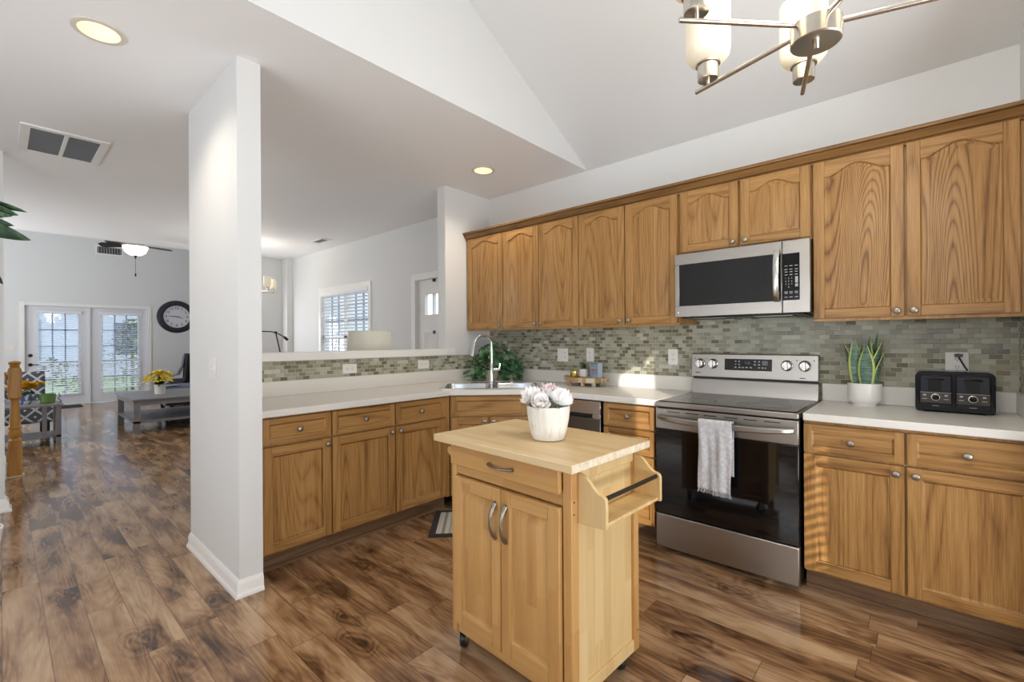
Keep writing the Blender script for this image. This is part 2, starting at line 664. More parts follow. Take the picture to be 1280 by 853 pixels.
def vz(y):
    return CZ + SL * (WB - y) if y > RIDGE_Y else RIDGE_Z


def lz(x):
    return CZ + LSL * (-3.46 - x)


b = MB(); b.box(-13.4, 2.4, -2.6, 5.2, -0.1, 0.0)
struct(b, 'floor', M['floor'], 'brown walnut plank floor running through all rooms', 'floor')
b = MB(); b.box(-80, 40, -60, 60, -0.35, -0.14)
struct(b, 'ground', plain('lawn', srgb(120, 138, 92), 0.9, var=0.25, scale=1.5), 'green lawn outside the patio doors', 'ground')

b = MB(); b.box(-3.42, 0.5, WB, WB + 0.14, 0, CZ + 0.02)
struct(b, 'wall_back', M['wall'], 'grey white wall behind the range and wall cabinets', 'wall')
b = MB(); b.prism([(2.6, 0), (WB, 0), (WB, CZ), (2.6, vz(2.6))], 'x', XR, XR + 0.13)
struct(b, 'wall_right', M['wall'], 'short return wall at the right end of the counter', 'wall')
b = MB(); b.prism([(0.50, 0), (2.33, 0), (2.33, vz(2.6)), (0.50, vz(2.6))], 'y', 2.6, 2.73)
struct(b, 'wall_side', M['wall'], 'breakfast room wall beside the kitchen return', 'wall')
# breakfast-room wall with a tall sunny window opening (out of view)
b = MB()
b.box(2.2, 2.33, -2.6, -2.20, 0, 4.2); b.box(2.2, 2.33, -2.20, -1.62, 0, 2.3); b.box(2.2, 2.33, -2.20, -1.62, 3.6, 4.2)
b.box(2.2, 2.33, -1.62, -1.25, 0, 4.2); b.box(2.2, 2.33, -1.25, -0.66, 0, 1.75); b.box(2.2, 2.33, -1.25, -0.66, 2.45, 4.2); b.box(2.2, 2.33, -0.66, 0.58, 0, 4.2)
b.prism([(0.58, 0), (2.73, 0), (2.73, vz(2.73)), (0.58, RIDGE_Z)], 'x', 2.2, 2.33)
struct(b, 'wall_breakfast', M['wall'], 'breakfast room side wall with two window openings', 'wall')
b = MB(); b.box(-13.3, 2.33, -2.73, -2.6, 0, 4.2)
struct(b, 'wall_rear', M['wall'], 'long wall behind the viewer', 'wall')
b = MB(); b.prism([(WB, CZ + 0.02), (RIDGE_Y, RIDGE_Z), (-2.6, max(vz(-2.6), CZ + 0.05)), (-2.6, CZ + 0.02)], 'x', -2.25, -2.1305); b.prism([(WB, CZ - 0.0006), (WB, CZ), (RIDGE_Y, RIDGE_Z), (-2.6, max(vz(-2.6), CZ + 0.05)), (-2.6, CZ - 0.0006)], 'x', -2.1299, -2.1270)
struct(b, 'wall_gable', M['wall'], 'white triangular gable wall above the flat kitchen ceiling', 'wall')
b = MB(); b.box(-3.46, -2.575, 0.802, 0.914, 0, CZ + 0.01)
struct(b, 'wall_column', M['wall'], 'tall white wall end beside the peninsula', 'wall')
b = MB(); b.box(-3.42, XA, 0.914, 2.775, 0, 1.155)
struct(b, 'wall_peninsula', M['wall'], 'low wall under the pass-through ledge', 'wall')
b = MB(); b.box(-3.42, XA, 2.775, YD + 0.1, 0, CZ + 0.01)
struct(b, 'wall_stub', M['wall'], 'white wall stub left of the wall cabinets', 'wall')

# ceilings
def slab_with_holes(mb, poly, z0, z1, holes):
    bm = mb.bm
    lay = []
    for z in (z0, z1):
        rings = [[bm.verts.new((x, y, z)) for x, y in lp] for lp in [poly] + holes]
        es = [bm.edges.new((r[i], r[(i + 1) % len(r)])) for r in rings for i in range(len(r))]
        bmesh.ops.triangle_fill(bm, use_beauty=True, use_dissolve=False, edges=es)
        lay.append(rings)
    for A_, B_ in zip(*lay):
        for i in range(len(A_)):
            mb.face([A_[i], A_[(i + 1) % len(A_)], B_[(i + 1) % len(A_)], B_[i]])


CANS = ((-2.847, 0.313), (-2.773, 2.748))   # recessed light openings
b = MB()
slab_with_holes(b, [(-2.13, -2.7), (-2.13, WB + 0.05), (-3.42, WB + 0.05), (-3.42, YD + 0.05), (-8.6, YD + 0.05), (-8.6, 2.35), (-3.46, 0.86), (-3.46, -2.7)], CZ, CZ + 0.1, [[(x + 0.078 * cos(2 * pi * i / 28), y + 0.078 * sin(2 * pi * i / 28)) for i in range(28)] for x, y in CANS])
struct(b, 'ceiling', M['ceil'], 'flat grey white ceiling over the hall and dining room', 'ceiling')
b = MB(); b.prism([(WB + 0.1, CZ - 0.05), (WB + 0.1, CZ + 0.1), (RIDGE_Y, RIDGE_Z + 0.12), (RIDGE_Y, RIDGE_Z), (WB, CZ)], 'x', -2.2, 2.33)
struct(b, 'ceiling_vault_front', M['vault'], 'sloping vaulted ceiling above the wall cabinets', 'ceiling')
b = MB(); b.prism([(RIDGE_Y, RIDGE_Z), (RIDGE_Y, RIDGE_Z + 0.12), (-2.7, vz(-2.7) + 0.12), (-2.7, vz(-2.7))], 'x', -2.2, 2.33)
struct(b, 'ceiling_vault_rear', M['vault'], 'rear slope of the vaulted kitchen ceiling', 'ceiling')
b = MB()
pl = [(-3.46, -2.7), (-3.46, 0.86), (-8.6, 2.35), (-8.6, 5.2), (XE, 5.2), (XE, -2.7)]
A = [b.bm.verts.new((x, y, lz(x))) for x, y in pl]
B = [b.bm.verts.new((x, y, lz(x) + 0.1)) for x, y in pl]
b.face(A[::-1]); b.face(B)
for i in range(len(pl)):
    b.face([A[i], A[(i + 1) % 6], B[(i + 1) % 6], B[i]])
struct(b, 'ceiling_middle', M['ceil'], 'grey white ceiling between hall and living room', 'ceiling')
b = MB(); b.box(-13.35, XE - 0.1, -2.7, 5.2, 3.72, 3.82)
struct(b, 'ceiling_living', M['ceil'], 'high ceiling of the living room', 'ceiling')
b = MB(); b.box(XE - 0.1, XE, -2.7, 5.2, lz(XE) + 0.002, 3.82)
struct(b, 'wall_soffit', M['wall'], 'wall above the edge of the living room ceiling', 'wall')
b = MB(); b.prism([(-3.46, 0.86), (-8.6, 2.35), (-8.6, 2.45), (-3.46, 0.96)], 'z', CZ, lz(-8.6) + 0.02)
struct(b, 'wall_living_step', M['wall'], 'shallow wall step between dining and living ceilings', 'wall')

# living and dining walls
DY = ((0.325, 1.265), (1.29, 2.255))       # French door leaves
b = MB()
b.box(XL - 0.14, XL, -2.6, DY[0][0] - 0.005, 0, 3.8)
b.box(XL - 0.14, XL, DY[1][1] + 0.005, 5.2, 0, 3.8)
b.box(XL - 0.14, XL, DY[0][0] - 0.005, DY[1][1] + 0.005, 2.06, 3.8)
struct(b, 'wall_far', M['wall'], 'far living room wall with the patio doors', 'wall')
b = MB(); b.box(-13.3, -8.5, 5.1, 5.2, 0, 3.8)
struct(b, 'wall_living_side', M['wall'], 'living room side wall beyond the clock', 'wall')
b = MB(); b.box(-5.36, -5.24, -2.6, 0.02, 0, lz(-5.3))
struct(b, 'wall_stair', M['wall'], 'white wall end at the left edge beside the stairs', 'wall')
WX = (-7.16, -5.73)                        # dining window opening
DX = (-4.66, -3.75)                        # front door opening
b = MB()
y0, y1 = YD, YD + 0.13
b.box(-8.6, WX[0], y0, y1, 0, CZ + 0.3); b.box(WX[1], DX[0], y0, y1, 0, CZ + 0.3); b.box(DX[1], -3.31, y0, y1, 0, CZ + 0.3)
b.box(WX[0], WX[1], y0, y1, 0, 0.62); b.box(WX[0], WX[1], y0, y1, 2.07, CZ + 0.3); b.box(DX[0], DX[1], y0, y1, 2.04, CZ + 0.3)
struct(b, 'wall_dining', M['wall'], 'dining room wall with window and front door', 'wall')
b = MB()
b.box(-8.58, -8.45, 2.25, 2.4, 0, CZ + 0.5); b.box(-8.58, -8.45, 2.985, YD + 0.1, 0, CZ + 0.5)
b.box(-8.58, -8.45, 2.4, 2.985, 0, 1.0); b.box(-8.58, -8.45, 2.4, 2.985, 1.9, CZ + 0.5)
struct(b, 'wall_dining_far', M['wall'], 'blue grey end wall of the dining room', 'wall')
b = MB(); b.box(-8.58, -8.5, YD, 5.2, 0, 3.3)
struct(b, 'wall_living_return', M['wall'], 'living room wall backing on the dining room', 'wall')
b = MB(); b.box(-8.45, -8.22, 3.33, YD, 0, CZ)
struct(b, 'wall_pilaster', M['wall'], 'pale pilaster in the dining room corner', 'wall')

# tile bands and trim
b = MB(); b.box(XA + 0.006, -1.2, WB - 0.008, WB - 0.0005, 1.018, 1.42); b.box(-1.2, XR - 0.001, WB - 0.008, WB - 0.0005, 0.9, 1.46)
struct(b, 'trim_1', M['tile_x'], 'grey green mosaic tile backsplash along the back wall', 'tile backsplash')
b = MB(); b.box(XA + 0.0005, XA + 0.008, 0.916, WB - 0.01, 1.018, 1.155)
struct(b, 'trim_2', M['tile_y'], 'narrow mosaic tile band under the pass-through ledge', 'tile backsplash')
b = MB(); b.box(XR - 0.008, XR - 0.0005, 2.73, WB - 0.01, 1.018, 1.40)
struct(b, 'trim_3', M['tile_y'], 'mosaic tile on the right return wall', 'tile backsplash')
b = MB(); b.box(-3.45, -3.282, 0.916, 2.775, 1.1555, 1.215); b.box(XA + 0.0005, -3.282, 2.775, 2.87, 1.1555, 1.215)
struct(b, 'trim_4', M['trim'], 'white ledge capping the pass-through half wall', 'ledge', 0.004)

bp = [(0, 0), (0.024, 0), (0.024, 0.012), (0.017, 0.022), (0.014, 0.03), (0.014, 0.062), (0.009, 0.074), (0.004, 0.085), (0, 0.085)]


def baseboard(name, x0, y0, x1, y1, label, h=1.0):
    """profile swept from point to point; outward normal is to the right of travel"""
    d = Vector((x1 - x0, y1 - y0, 0))
    L = d.length
    d.normalize()
    nrm = Vector((d.y, -d.x, 0))
    bb = MB()
    r = []
    for t, ext in ((0, -1), (L, 1)):
        r.append([Vector((x0, y0, 0)) + d * (t + ext * (p[0] if name.endswith('column') or 'end' in name else 0)) + nrm * p[0] + Vector((0, 0, p[1] * h)) for p in bp])
    bb.loops(r, True, True, True, False)
    return struct(bb, name, M['trim'], label, 'baseboard')


bb = MB()
pts = [(-2.575, 0.912), (-2.575, 0.802), (-3.46, 0.802)]
rings = []
for (x, y), (nx, ny) in zip(pts, [(1, 0), (1, -1), (0, -1)]):
    rings.append([Vector((x + nx * p[0], y + ny * p[0], p[1])) for p in bp])
bb.loops(rings, True, True, True, False)
struct(bb, 'baseboard_column', M['trim'], 'white baseboard wrapped around the wall end', 'baseboard')
baseboard('baseboard_far', XL, -2.5, XL, DY[0][0] - 0.06, 'white baseboard left of the patio doors')
baseboard('baseboard_far_right', XL, DY[1][1] + 0.06, XL, 5.1, 'white baseboard below the wall clock')
b = MB()
rings = []
for (x, y), (nx, ny) in zip([(-5.24, -2.5), (-5.24, 0.02), (-5.36, 0.02)], [(1, 0), (1, 1), (0, 1)]):
    rings.append([Vector((x + nx * p[0] * 1.5, y + ny * p[0] * 1.5, p[1] * 1.15)) for p in bp])
b.loops(rings, True, True, True, False)
struct(b, 'baseboard_stair', M['trim'], 'white baseboard on the stair wall end', 'baseboard')

# ---------------------------------------------------------------- outdoors
b = MB(); b.box(-31, -27, -12, 16, -0.14, 3.2); b.box(-26.99, -26.9, -3.0, 1.0, 0.3, 2.3, 1)
b.box(-26.99, -26.9, 3.4, 5.2, 0.8, 2.2, 1); b.box(-26.99, -26.9, 6.2, 8.0, 0.8, 2.2, 1); b.box(-26.99, -26.8, -12, 16, 2.9, 3.2, 2)
b.prism([(-32, 3.2), (-26.4, 3.2), (-29, 6.2)], 'y', -12.5, 16.5, 3)
o = struct(b, 'house_exterior', [plain('pale_siding', srgb(150, 160, 180), 0.7), plain('dark_window', srgb(66, 74, 96), 0.2), M['trim'], plain('grey_roof', srgb(98, 106, 124), 0.8)], 'pale neighbouring house seen through the patio doors', 'house')
b = MB(); b.box(-16, 4, 17, 22, -0.14, 3.0); b.box(-13, -9, 16.9, 17.0, 0, 2.2, 1); b.box(-7, -4.5, 16.9, 17.0, 0.7, 2.1, 1); b.box(-3, -1, 16.9, 17, 0.6, 2, 1)
b.prism([(16.4, 3.0), (22.5, 3.0), (19.5, 5.6)], 'x', -16.5, 4.5, 2)
struct(b, 'street_house_exterior', [plain('grey_siding', srgb(132, 140, 158), 0.7), plain('dark_garage', srgb(92, 100, 122), 0.4), plain('slate_roof', srgb(104, 110, 126), 0.8)], 'grey house across the street beyond the dining window', 'house')

# ================================================================ cabinets
def knob_mesh():
    mb = MB()
    mb.lathe([(0.0055, 0.0), (0.0055, 0.012), (0.009, 0.015), (0.0155, 0.019), (0.0165, 0.023), (0.0135, 0.0275), (0.006, 0.030), (0.0005, 0.0305)], (0, 0, 0), 16, 'y')
    return mb


_k = knob_mesh().build('knob', M['knob'])
for v in _k.data.vertices:            # turn so the knob points to -y (out of the cabinet)
    v.co.y = -abs(v.co.y)
KNOB = _k.data
KNOB.flip_normals()
bpy.data.objects.remove(_k)


def knob(parent, x, z, y=0.0):
    o = bpy.data.objects.new('knob', KNOB)
    COL.objects.link(o)
    o.parent = parent
    o.location = (x, y, z)
    return o


def front(name, parent, x0, x1, z0, z1, arch=0.0, stile=0.055, rail=None, panel=1, y=0.0, top_rail=None, pm=None):
    """framed cabinet front (door or drawer) from y to y+0.02, panel recessed with a bevelled field"""
    rail = rail or stile
    top = top_rail or rail
    mb = MB()
    t = 0.019
    s = stile
    N = 20

    def az(u):                            # height of the arch at 0..1 across
        w = min(1.0, max(0.0, (u - 0.06) / 0.88))
        return arch * (0.5 - 0.5 * cos(2 * pi * w)) ** 0.8
    xi0, xi1, zi0, zi1 = x0 + s, x1 - s, z0 + rail, z1 - top - arch
    mb.box(x0, xi0, y, y + t, z0, z1, 0)
    mb.box(xi1, x1, y, y + t, z0, z1, 0)
    mb.box(xi0, xi1, y, y + t, z0, zi0, 1)
    us = [i / N for i in range(N + 1)] if arch else [0, 1]
    poly = [(xi0 + (xi1 - xi0) * u, zi1 + az(u)) for u in us] + [(xi1, z1), (xi0, z1)]
    mb.prism(poly, 'y', y, y + t, 1)

    def loop(d, yy):
        a0, a1, b0 = xi0 + d, xi1 - d, zi0 + d
        pts = [(a0, yy, b0), (a1, yy, b0)]
        pts += [(a0 + (a1 - a0) * u, yy, zi1 - d + az(u)) for u in us[::-1]]
        return pts
    if panel == 1:
        rr = [loop(0, y), loop(0.005, y + 0.007), loop(0.010, y + 0.0075), loop(0.026, y + 0.0035)]
    else:
        rr = [loop(0, y), loop(0.008, y + 0.006), loop(0.0085, y + 0.0065)]
    mb.loops(rr, True, False, True, False, 2)
    o = mb.build(name, [M['oak_v'], M['oak_h'], M[pm or 'oak_panel'] if name == 'door' else M['oak_h']], parent, 0.0016, 1)
    return o


def base_cabinet(label, loc, rz, w, items, group='oak base cabinets', depth=0.60, x0=0.0, toe=(0.0, 0.0), toe_d=0.075, low=None, filler=()):
    r = thing('base_cabinet', label, 'cabinet', loc, rz, group)
    mb = MB()
    if low:
        mb.box(x0, x0 + w, 0.021, 0.045, low, 0.874)
    mb.box(x0, x0 + w, 0.021, depth, 0.105, low or 0.874)
    for fa_, fb_ in filler:
        mb.box(fa_, fb_, 0.005, 0.03, 0.105, 0.874)
    mb.build('body', M['oak_box'], r, 0.001, 1)
    mb = MB()
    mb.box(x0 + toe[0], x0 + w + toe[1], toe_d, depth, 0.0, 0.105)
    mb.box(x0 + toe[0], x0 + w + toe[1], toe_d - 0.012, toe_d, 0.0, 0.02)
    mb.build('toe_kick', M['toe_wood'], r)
    for it in items:
        kind, a, c, z0, z1 = it[:5]
        kn = it[5] if len(it) > 5 else None
        if kind == 'drawer':
            d = front('drawer', r, a, c, z0, z1, 0, 0.034, 0.030, 2)
        else:
            d = front('door', r, a, c, z0, z1, 0, 0.050, 0.050, 2)
        if kn:
            knob(d, kn[0], kn[1])
    return r


g = 0.0025
# peninsula run (faces +X); local x = world Y - origin
PX = -2.68
base_cabinet('single-door oak base cabinet next to the white wall end', (PX, 0.945, 0), pi / 2, 0.402,
             [('drawer', 0.008, 0.397, 0.716, 0.862, (0.204, 0.789)), ('door', 0.008, 0.397, 0.120, 0.704, (0.372, 0.674))], toe=(-0.03, 0), x0=-0.028 + 0.028)
base_cabinet('double-door oak peninsula base cabinet under two drawers', (PX, 1.348, 0), pi / 2, 0.936,
             [('drawer', 0.003, 0.448, 0.716, 0.862, (0.222, 0.789)), ('drawer', 0.457, 0.888, 0.716, 0.862, (0.665, 0.789)),
              ('door', 0.003, 0.448, 0.120, 0.704, (0.420, 0.674)), ('door', 0.457, 0.888, 0.120, 0.704, (0.488, 0.674))], filler=((0.892, 0.934),))
# diagonal sink cabinet
SC = (-2.676, 2.284)
sw = 0.593
sink_cab = base_cabinet('diagonal oak corner cabinet below the sink', (SC[0], SC[1], 0), pi / 4, sw,
             [('drawer', 0.012, sw - 0.008, 0.716, 0.862), ('door', 0.012, 0.293, 0.120, 0.704, (0.262, 0.676)), ('door', 0.301, sw - 0.008, 0.120, 0.704, (0.330, 0.676))],
             depth=0.35, toe=(0.02, -0.02), low=0.70, filler=((0.0, 0.009), (sw - 0.006, sw + 0.02)))
# drawer stack between dishwasher and range
base_cabinet('narrow oak cabinet with four drawers between dishwasher and range', (-1.620, 2.735, 0), 0, 0.395,
             [('drawer', 0.008, 0.372, 0.716, 0.862, (0.19, 0.786)), ('drawer', 0.008, 0.372, 0.548, 0.704, (0.19, 0.626)),
              ('drawer', 0.008, 0.372, 0.34, 0.536, (0.19, 0.438)), ('drawer', 0.008, 0.372, 0.110, 0.328, (0.19, 0.219))])
# right of the range
base_cabinet('wide double-door oak base cabinet right of the range', (-0.450, 2.735, 0), 0, 0.818,
             [('drawer', 0.002, 0.392, 0.716, 0.858, (0.196, 0.785)), ('drawer', 0.402, 0.805, 0.716, 0.858, (0.596, 0.788)),
              ('door', 0.002, 0.392, 0.120, 0.704, (0.363, 0.670)), ('door', 0.402, 0.805, 0.120, 0.704, (0.432, 0.671))])


def wall_cabinet(label, x, w, items, z0=1.385, z1=2.285, rail=True, depth=0.327, pm=None):
    r = thing('wall_cabinet', label, 'cabinet', (x, 3.03, 0), 0, 'oak wall cabinets')
    mb = MB()
    mb.box(0.0005, w - 0.0005, 0.021, depth, z0 + 0.01, z1 + 0.02)
    mb.box(0.0005, w - 0.0005, 0.012, 0.032, z0, z0 + 0.02)
    mb.build('body', M['oak_box'], r, 0.001, 1)
    for a, c, b0, b1, arch, kn in items:
        d = front('door', r, a, c, b0, b1, arch, 0.052, 0.05, 1, top_rail=0.04, pm=pm)
        if kn:
            knob(d, kn[0], kn[1])
    return r


ZD0, ZD1 = 1.402, 2.268
wall_cabinet('narrow single-door oak wall cabinet at the corner above the sink', -3.300, 0.482, [(0.012, 0.478, ZD0, ZD1, 0.045, (0.448, 1.432))])
wall_cabinet('double-door oak wall cabinet between corner cabinet and the pair beside the microwave', -2.818, 0.814,
             [(0.003, 0.408, ZD0, ZD1, 0.045, (0.376, 1.432)), (0.416, 0.811, ZD0, ZD1, 0.045, (0.446, 1.432))])
wall_cabinet('double-door oak wall cabinet directly left of the microwave', -2.004, 0.797,
             [(0.003, 0.396, ZD0, ZD1, 0.045, (0.366, 1.432)), (0.404, 0.788, ZD0, ZD1, 0.045, (0.434, 1.432))])
wall_cabinet('short double-door oak wall cabinet above the microwave', -1.207, 0.757,
             [(0.010, 0.371, 1.866, ZD1, 0.045, (0.342, 1.895)), (0.385, 0.750, 1.866, ZD1, 0.045, (0.414, 1.895))], z0=1.85)
wall_cabinet('large double-door oak wall cabinet right of the microwave', -0.450, 0.82,
             [(0.005, 0.390, ZD0, ZD1, 0.05, (0.362, 1.430)), (0.400, 0.785, ZD0, ZD1, 0.05, (0.427, 1.430))], pm='oak_flower')

# crown moulding over the wall cabinets
cp = [(0.0, 2.262), (0.010, 2.262), (0.013, 2.270), (0.010, 2.277), (0.020, 2.280), (0.024, 2.290), (0.034, 2.300), (0.040, 2.311), (0.036, 2.315), (0.048, 2.317), (0.052, 2.326), (0.050, 2.334), (0.0, 2.334)]
mb = MB()
rings = []
for (x, y), (nx, ny) in zip([(-3.307, WB - 0.002), (-3.307, 3.045), (XR - 0.002, 3.045)], [(-1, 0), (-1, -1), (0, -1)]):
    k = 0.06 if nx else 1.0
    rings.append([Vector((x + nx * p[0] * 0.5, y + ny * p[0], p[1])) for p in cp])
rings[0] = [Vector((-3.307 + 0.003, 3.05, p[1])) for p in cp]
rings[1] = [Vector((-3.300 - p[0] * 0.6, 3.045 - p[0], p[1])) for p in cp]
rings[0] = [Vector((-3.300 - p[0] * 0.6, WB - 0.003, p[1])) for p in cp]
mb.loops(rings, True, True, True, False)
mb.box(-3.296, XR - 0.003, 3.046, WB - 0.003, 2.306, 2.330)
struct(mb, 'trim_5', M['oak_crown'], 'oak crown moulding along the top of the wall cabinets', 'crown moulding')

# ================================================================ worktops and sink
SN = Vector((-1, 1, 0)).normalized()
SS = Vector((1, 1, 0)).normalized()
MID = Vector((-2.43, 2.495, 0))


def sp(s, n, z):
    p = MID + SS * s + SN * n
    return Vector((p.x, p.y, z))


def counter_slab(mb, poly, z0, z1, hole=None):
    bm = mb.bm
    for z in (z0, z1):
        vs = [bm.verts.new((x, y, z)) for x, y in poly]
        es = [bm.edges.new((vs[i], vs[(i + 1) % len(vs)])) for i in range(len(vs))]
        hv = []
        if hole:
            hv = [bm.verts.new((x, y, z)) for x, y in hole]
            es += [bm.edges.new((hv[i], hv[(i + 1) % len(hv)])) for i in range(len(hv))]
        bmesh.ops.triangle_fill(bm, use_beauty=True, use_dissolve=False, edges=es)
        if z == z0:
            lo, lh = vs, hv
        else:
            for A_, B_ in ((lo, vs), (lh, hv)):
                for i in range(len(A_)):
                    mb.face([A_[i], A_[(i + 1) % len(A_)], B_[(i + 1) % len(A_)], B_[i]])


def rrect(cx_, n0, n1, s0, s1, r, k=4):
    pts = []
    for (s, n, a0) in ((s1 - r, n0 + r, -90), (s1 - r, n1 - r, 0), (s0 + r, n1 - r, 90), (s0 + r, n0 + r, 180)):
        for i in range(k + 1):
            a = radians(a0 + 90 * i / k)
            pts.append((s + r * cos(a), n + r * sin(a)))
    return pts


SK = (-0.415, 0.415, 0.065, 0.60)          # sink rim: s0, s1, n0, n1
hole = [sp(s, n, 0)[:2] for s, n in rrect(0, SK[2] + 0.012, SK[3] - 0.012, SK[0] + 0.012, SK[1] - 0.012, 0.03)]
ct = thing('countertop', 'white corner countertop around the sink from wall end to range', 'countertop', (0, 0, 0))
mb = MB()
counter_slab(mb, [(XA + 0.001, 0.9155), (-2.650, 0.9155), (-2.650, 2.272), (-2.213, 2.715), (-1.222, 2.715), (-1.222, WB - 0.002), (XA + 0.001, WB - 0.002)], 0.8755, 0.914, hole)
mb.build('slab', M['counter'], ct, 0.004, 2)
mb = MB()
mb.box(XA + 0.001, XA + 0.021, 0.9155, WB - 0.003, 0.9145, 1.018)
mb.box(XA + 0.021, -1.222, WB - 0.022, WB - 0.002, 0.9145, 1.018)
mb.build('upstand', M['counter'], ct, 0.002, 1)
ct2 = thing('countertop', 'white countertop right of the range under the toaster', 'countertop', (0, 0, 0))
mb = MB(); mb.box(-0.449, XR - 0.001, 2.715, WB - 0.009, 0.8755, 0.914); mb.build('slab', M['counter'], ct2, 0.004, 2)
mb = MB()
mb.box(-0.449, XR - 0.021, WB - 0.029, WB - 0.009, 0.9145, 1.018)
mb.box(XR - 0.021, XR - 0.001, 2.73, WB - 0.009, 0.9145, 1.018)
mb.build('upstand', M['counter'], ct2, 0.002, 1)

sink = thing('kitchen_sink', 'stainless double-bowl sink set diagonally in the corner countertop', 'sink', (MID.x, MID.y, 0.914), pi / 4)
mb = MB()
# rim plate with two bowl openings (local x = s, y = n)
ol = rrect(0, SK[2], SK[3], SK[0], SK[1], 0.03)
bowls = [rrect(0, SK[2] + 0.035, SK[3] - 0.095, SK[0] + 0.035, -0.015, 0.05), rrect(0, SK[2] + 0.035, SK[3] - 0.095, 0.015, SK[1] - 0.035, 0.05)]
bm = mb.bm
es = []
hv = []
for lp in [ol] + bowls:
    vs = [bm.verts.new((x, y, 0.005)) for x, y in lp]
    hv.append(vs)
    es += [bm.edges.new((vs[i], vs[(i + 1) % len(vs)])) for i in range(len(vs))]
bmesh.ops.triangle_fill(bm, use_beauty=True, edges=es)
lo = [bm.verts.new((v.co.x, v.co.y, 0.0006)) for v in hv[0]]
for i in range(len(lo)):
    mb.face([hv[0][i], hv[0][(i + 1) % len(lo)], lo[(i + 1) % len(lo)], lo[i]])
mb.build('rim', M['chrome'], sink, 0, 0)
for lp in bowls:
    cx_ = sum(p[0] for p in lp) / len(lp)
    cy_ = sum(p[1] for p in lp) / len(lp)
    mb = MB()
    rings = [[(cx_ + (x - cx_) * k, cy_ + (y - cy_) * k, z) for x, y in lp] for k, z in ((1, 0.005), (0.985, -0.004), (0.95, -0.15), (0.86, -0.178), (0.2, -0.185))]
    mb.loops(rings, True, False, True, True)
    bo = mb.build('bowl', M['chrome'], sink)
    mb = MB(); mb.lathe([(0.042, -0.184), (0.045, -0.181), (0.03, -0.180), (0.001, -0.183)], (cx_, cy_, 0), 18); mb.build('drain', M['steel_dark'], bo)

fc = sp(0.0, 0.555, 0.9195)
fa = thing('kitchen_faucet', 'chrome gooseneck faucet with side lever behind the sink', 'faucet', fc, pi / 4)
mb = MB(); mb.lathe([(0.028, 0), (0.028, 0.006), (0.021, 0.012), (0.019, 0.05), (0.017, 0.16), (0.0135, 0.17)], (0, 0, 0), 18); mb.build('body', M['chrome'], fa)
mb = MB()
ang = radians(62)
dx, dy = -sin(ang), -cos(ang)              # spout swings toward the left bowl
R_ = 0.085
pts = [(0, 0, 0.165), (0, 0, 0.30)]
for i in range(1, 13):
    a = pi - pi * 0.98 * i / 12
    u = R_ + R_ * cos(a)
    pts.append((dx * u, dy * u, 0.33 + R_ * sin(a)))
mb.tube(pts, 0.0125, 14)
q = Vector(pts[-1]); d_ = (Vector(pts[-1]) - Vector(pts[-2])).normalized()
mb.build('spout', M['chrome'], fa)
mb = MB(); mb.tube([q, q + d_ * 0.03, q + d_ * 0.095, q + d_ * 0.10], lambda t: 0.0135 + 0.003 * (t > 0.1), 14); mb.build('spray_head', M['chrome'], fa)
mb = MB(); mb.cyl((0.015, 0, 0.115), (0.075, -0.004, 0.115), 0.013, 14); mb.tube([(0.066, -0.004, 0.12), (0.072, -0.004, 0.15), (0.073, -0.004, 0.172)], 0.008, 10, flat=0.7); mb.build('lever_handle', M['chrome'], fa)
sd = thing('soap_dispenser', 'small metal soap pump beside the faucet', 'soap dispenser', sp(0.175, 0.555, 0.9195), pi / 4)
mb = MB(); mb.lathe([(0.016, 0), (0.016, 0.006), (0.010, 0.010), (0.010, 0.05), (0.014, 0.055), (0.014, 0.068), (0.004, 0.07)], (0, 0, 0), 14); mb.build('base', M['chrome'], sd)
mb = MB(); mb.tube([(0, 0, 0.064), (0, -0.03, 0.066), (0, -0.045, 0.058)], 0.006, 10); mb.build('nozzle', M['chrome'], sd)

# ================================================================ appliances
RX, RY, RW = -1.217, 2.68, 0.757
rg = thing('range', 'stainless electric range with black glass oven door', 'stove', (RX, RY, 0))
mb = MB()
mb.box(0.004, RW - 0.004, 0.035, 0.655, 0.03, 0.876)
for x in (0.05, RW - 0.05):
    for y in (0.09, 0.60):
        mb.cyl((x, y, 0), (x, y, 0.032), 0.018, 10)
mb.build('body', M['black'], rg, 0.002, 1)
mb = MB(); mb.box(0.001, RW - 0.001, 0.0, 0.034, 0.032, 0.231); mb.build('storage_drawer', M['steel'], rg, 0.006, 3)
od = None
mb = MB()
mb.box(0.001, RW - 0.001, 0.0, 0.034, 0.749, 0.874, 0)
o_door = mb.build('oven_door', [M['steel']], rg, 0.004, 2)
mb = MB(); mb.box(0.001, RW - 0.001, 0.001, 0.034, 0.239, 0.748, 0)
mb.build('door_glass', M['black_glass'], o_door, 0.003, 2)
for a, c in ((0.075, 0.15), (0.185, 0.26), (0.29, 0.36), (0.40, 0.47), (0.50, 0.565), (0.60, 0.675)):
    mb = MB(); mb.box(a, c, -0.0006, 0.004, 0.853, 0.858)
    mb.build('vent_slot', M['black'], o_door)
mb = MB()
N = 24
rings = []
for i in range(N + 1):
    u = i / N
    x = 0.018 + (RW - 0.036) * u
    bow = 0.052 * (1 - (2 * u - 1) ** 4) ** 0.5 if 0 < i < N else 0.0
    hz = 0.019 - 0.004 * abs(2 * u - 1) ** 3
    zc = 0.824 - 0.012 * (1 - (2 * u - 1) ** 2)
    rings.append([(x, -bow - 0.002, zc - hz), (x, -bow - 0.016, zc - hz + 0.005), (x, -bow - 0.016, zc + hz - 0.005), (x, -bow - 0.002, zc + hz)])
mb.loops(rings, True, True, True, False)
mb.build('handle', M['steel'], o_door, 0.003, 2)
mb = MB()
mb.box(0.0, RW, -0.004, 0.62, 0.881, 0.912, 0)
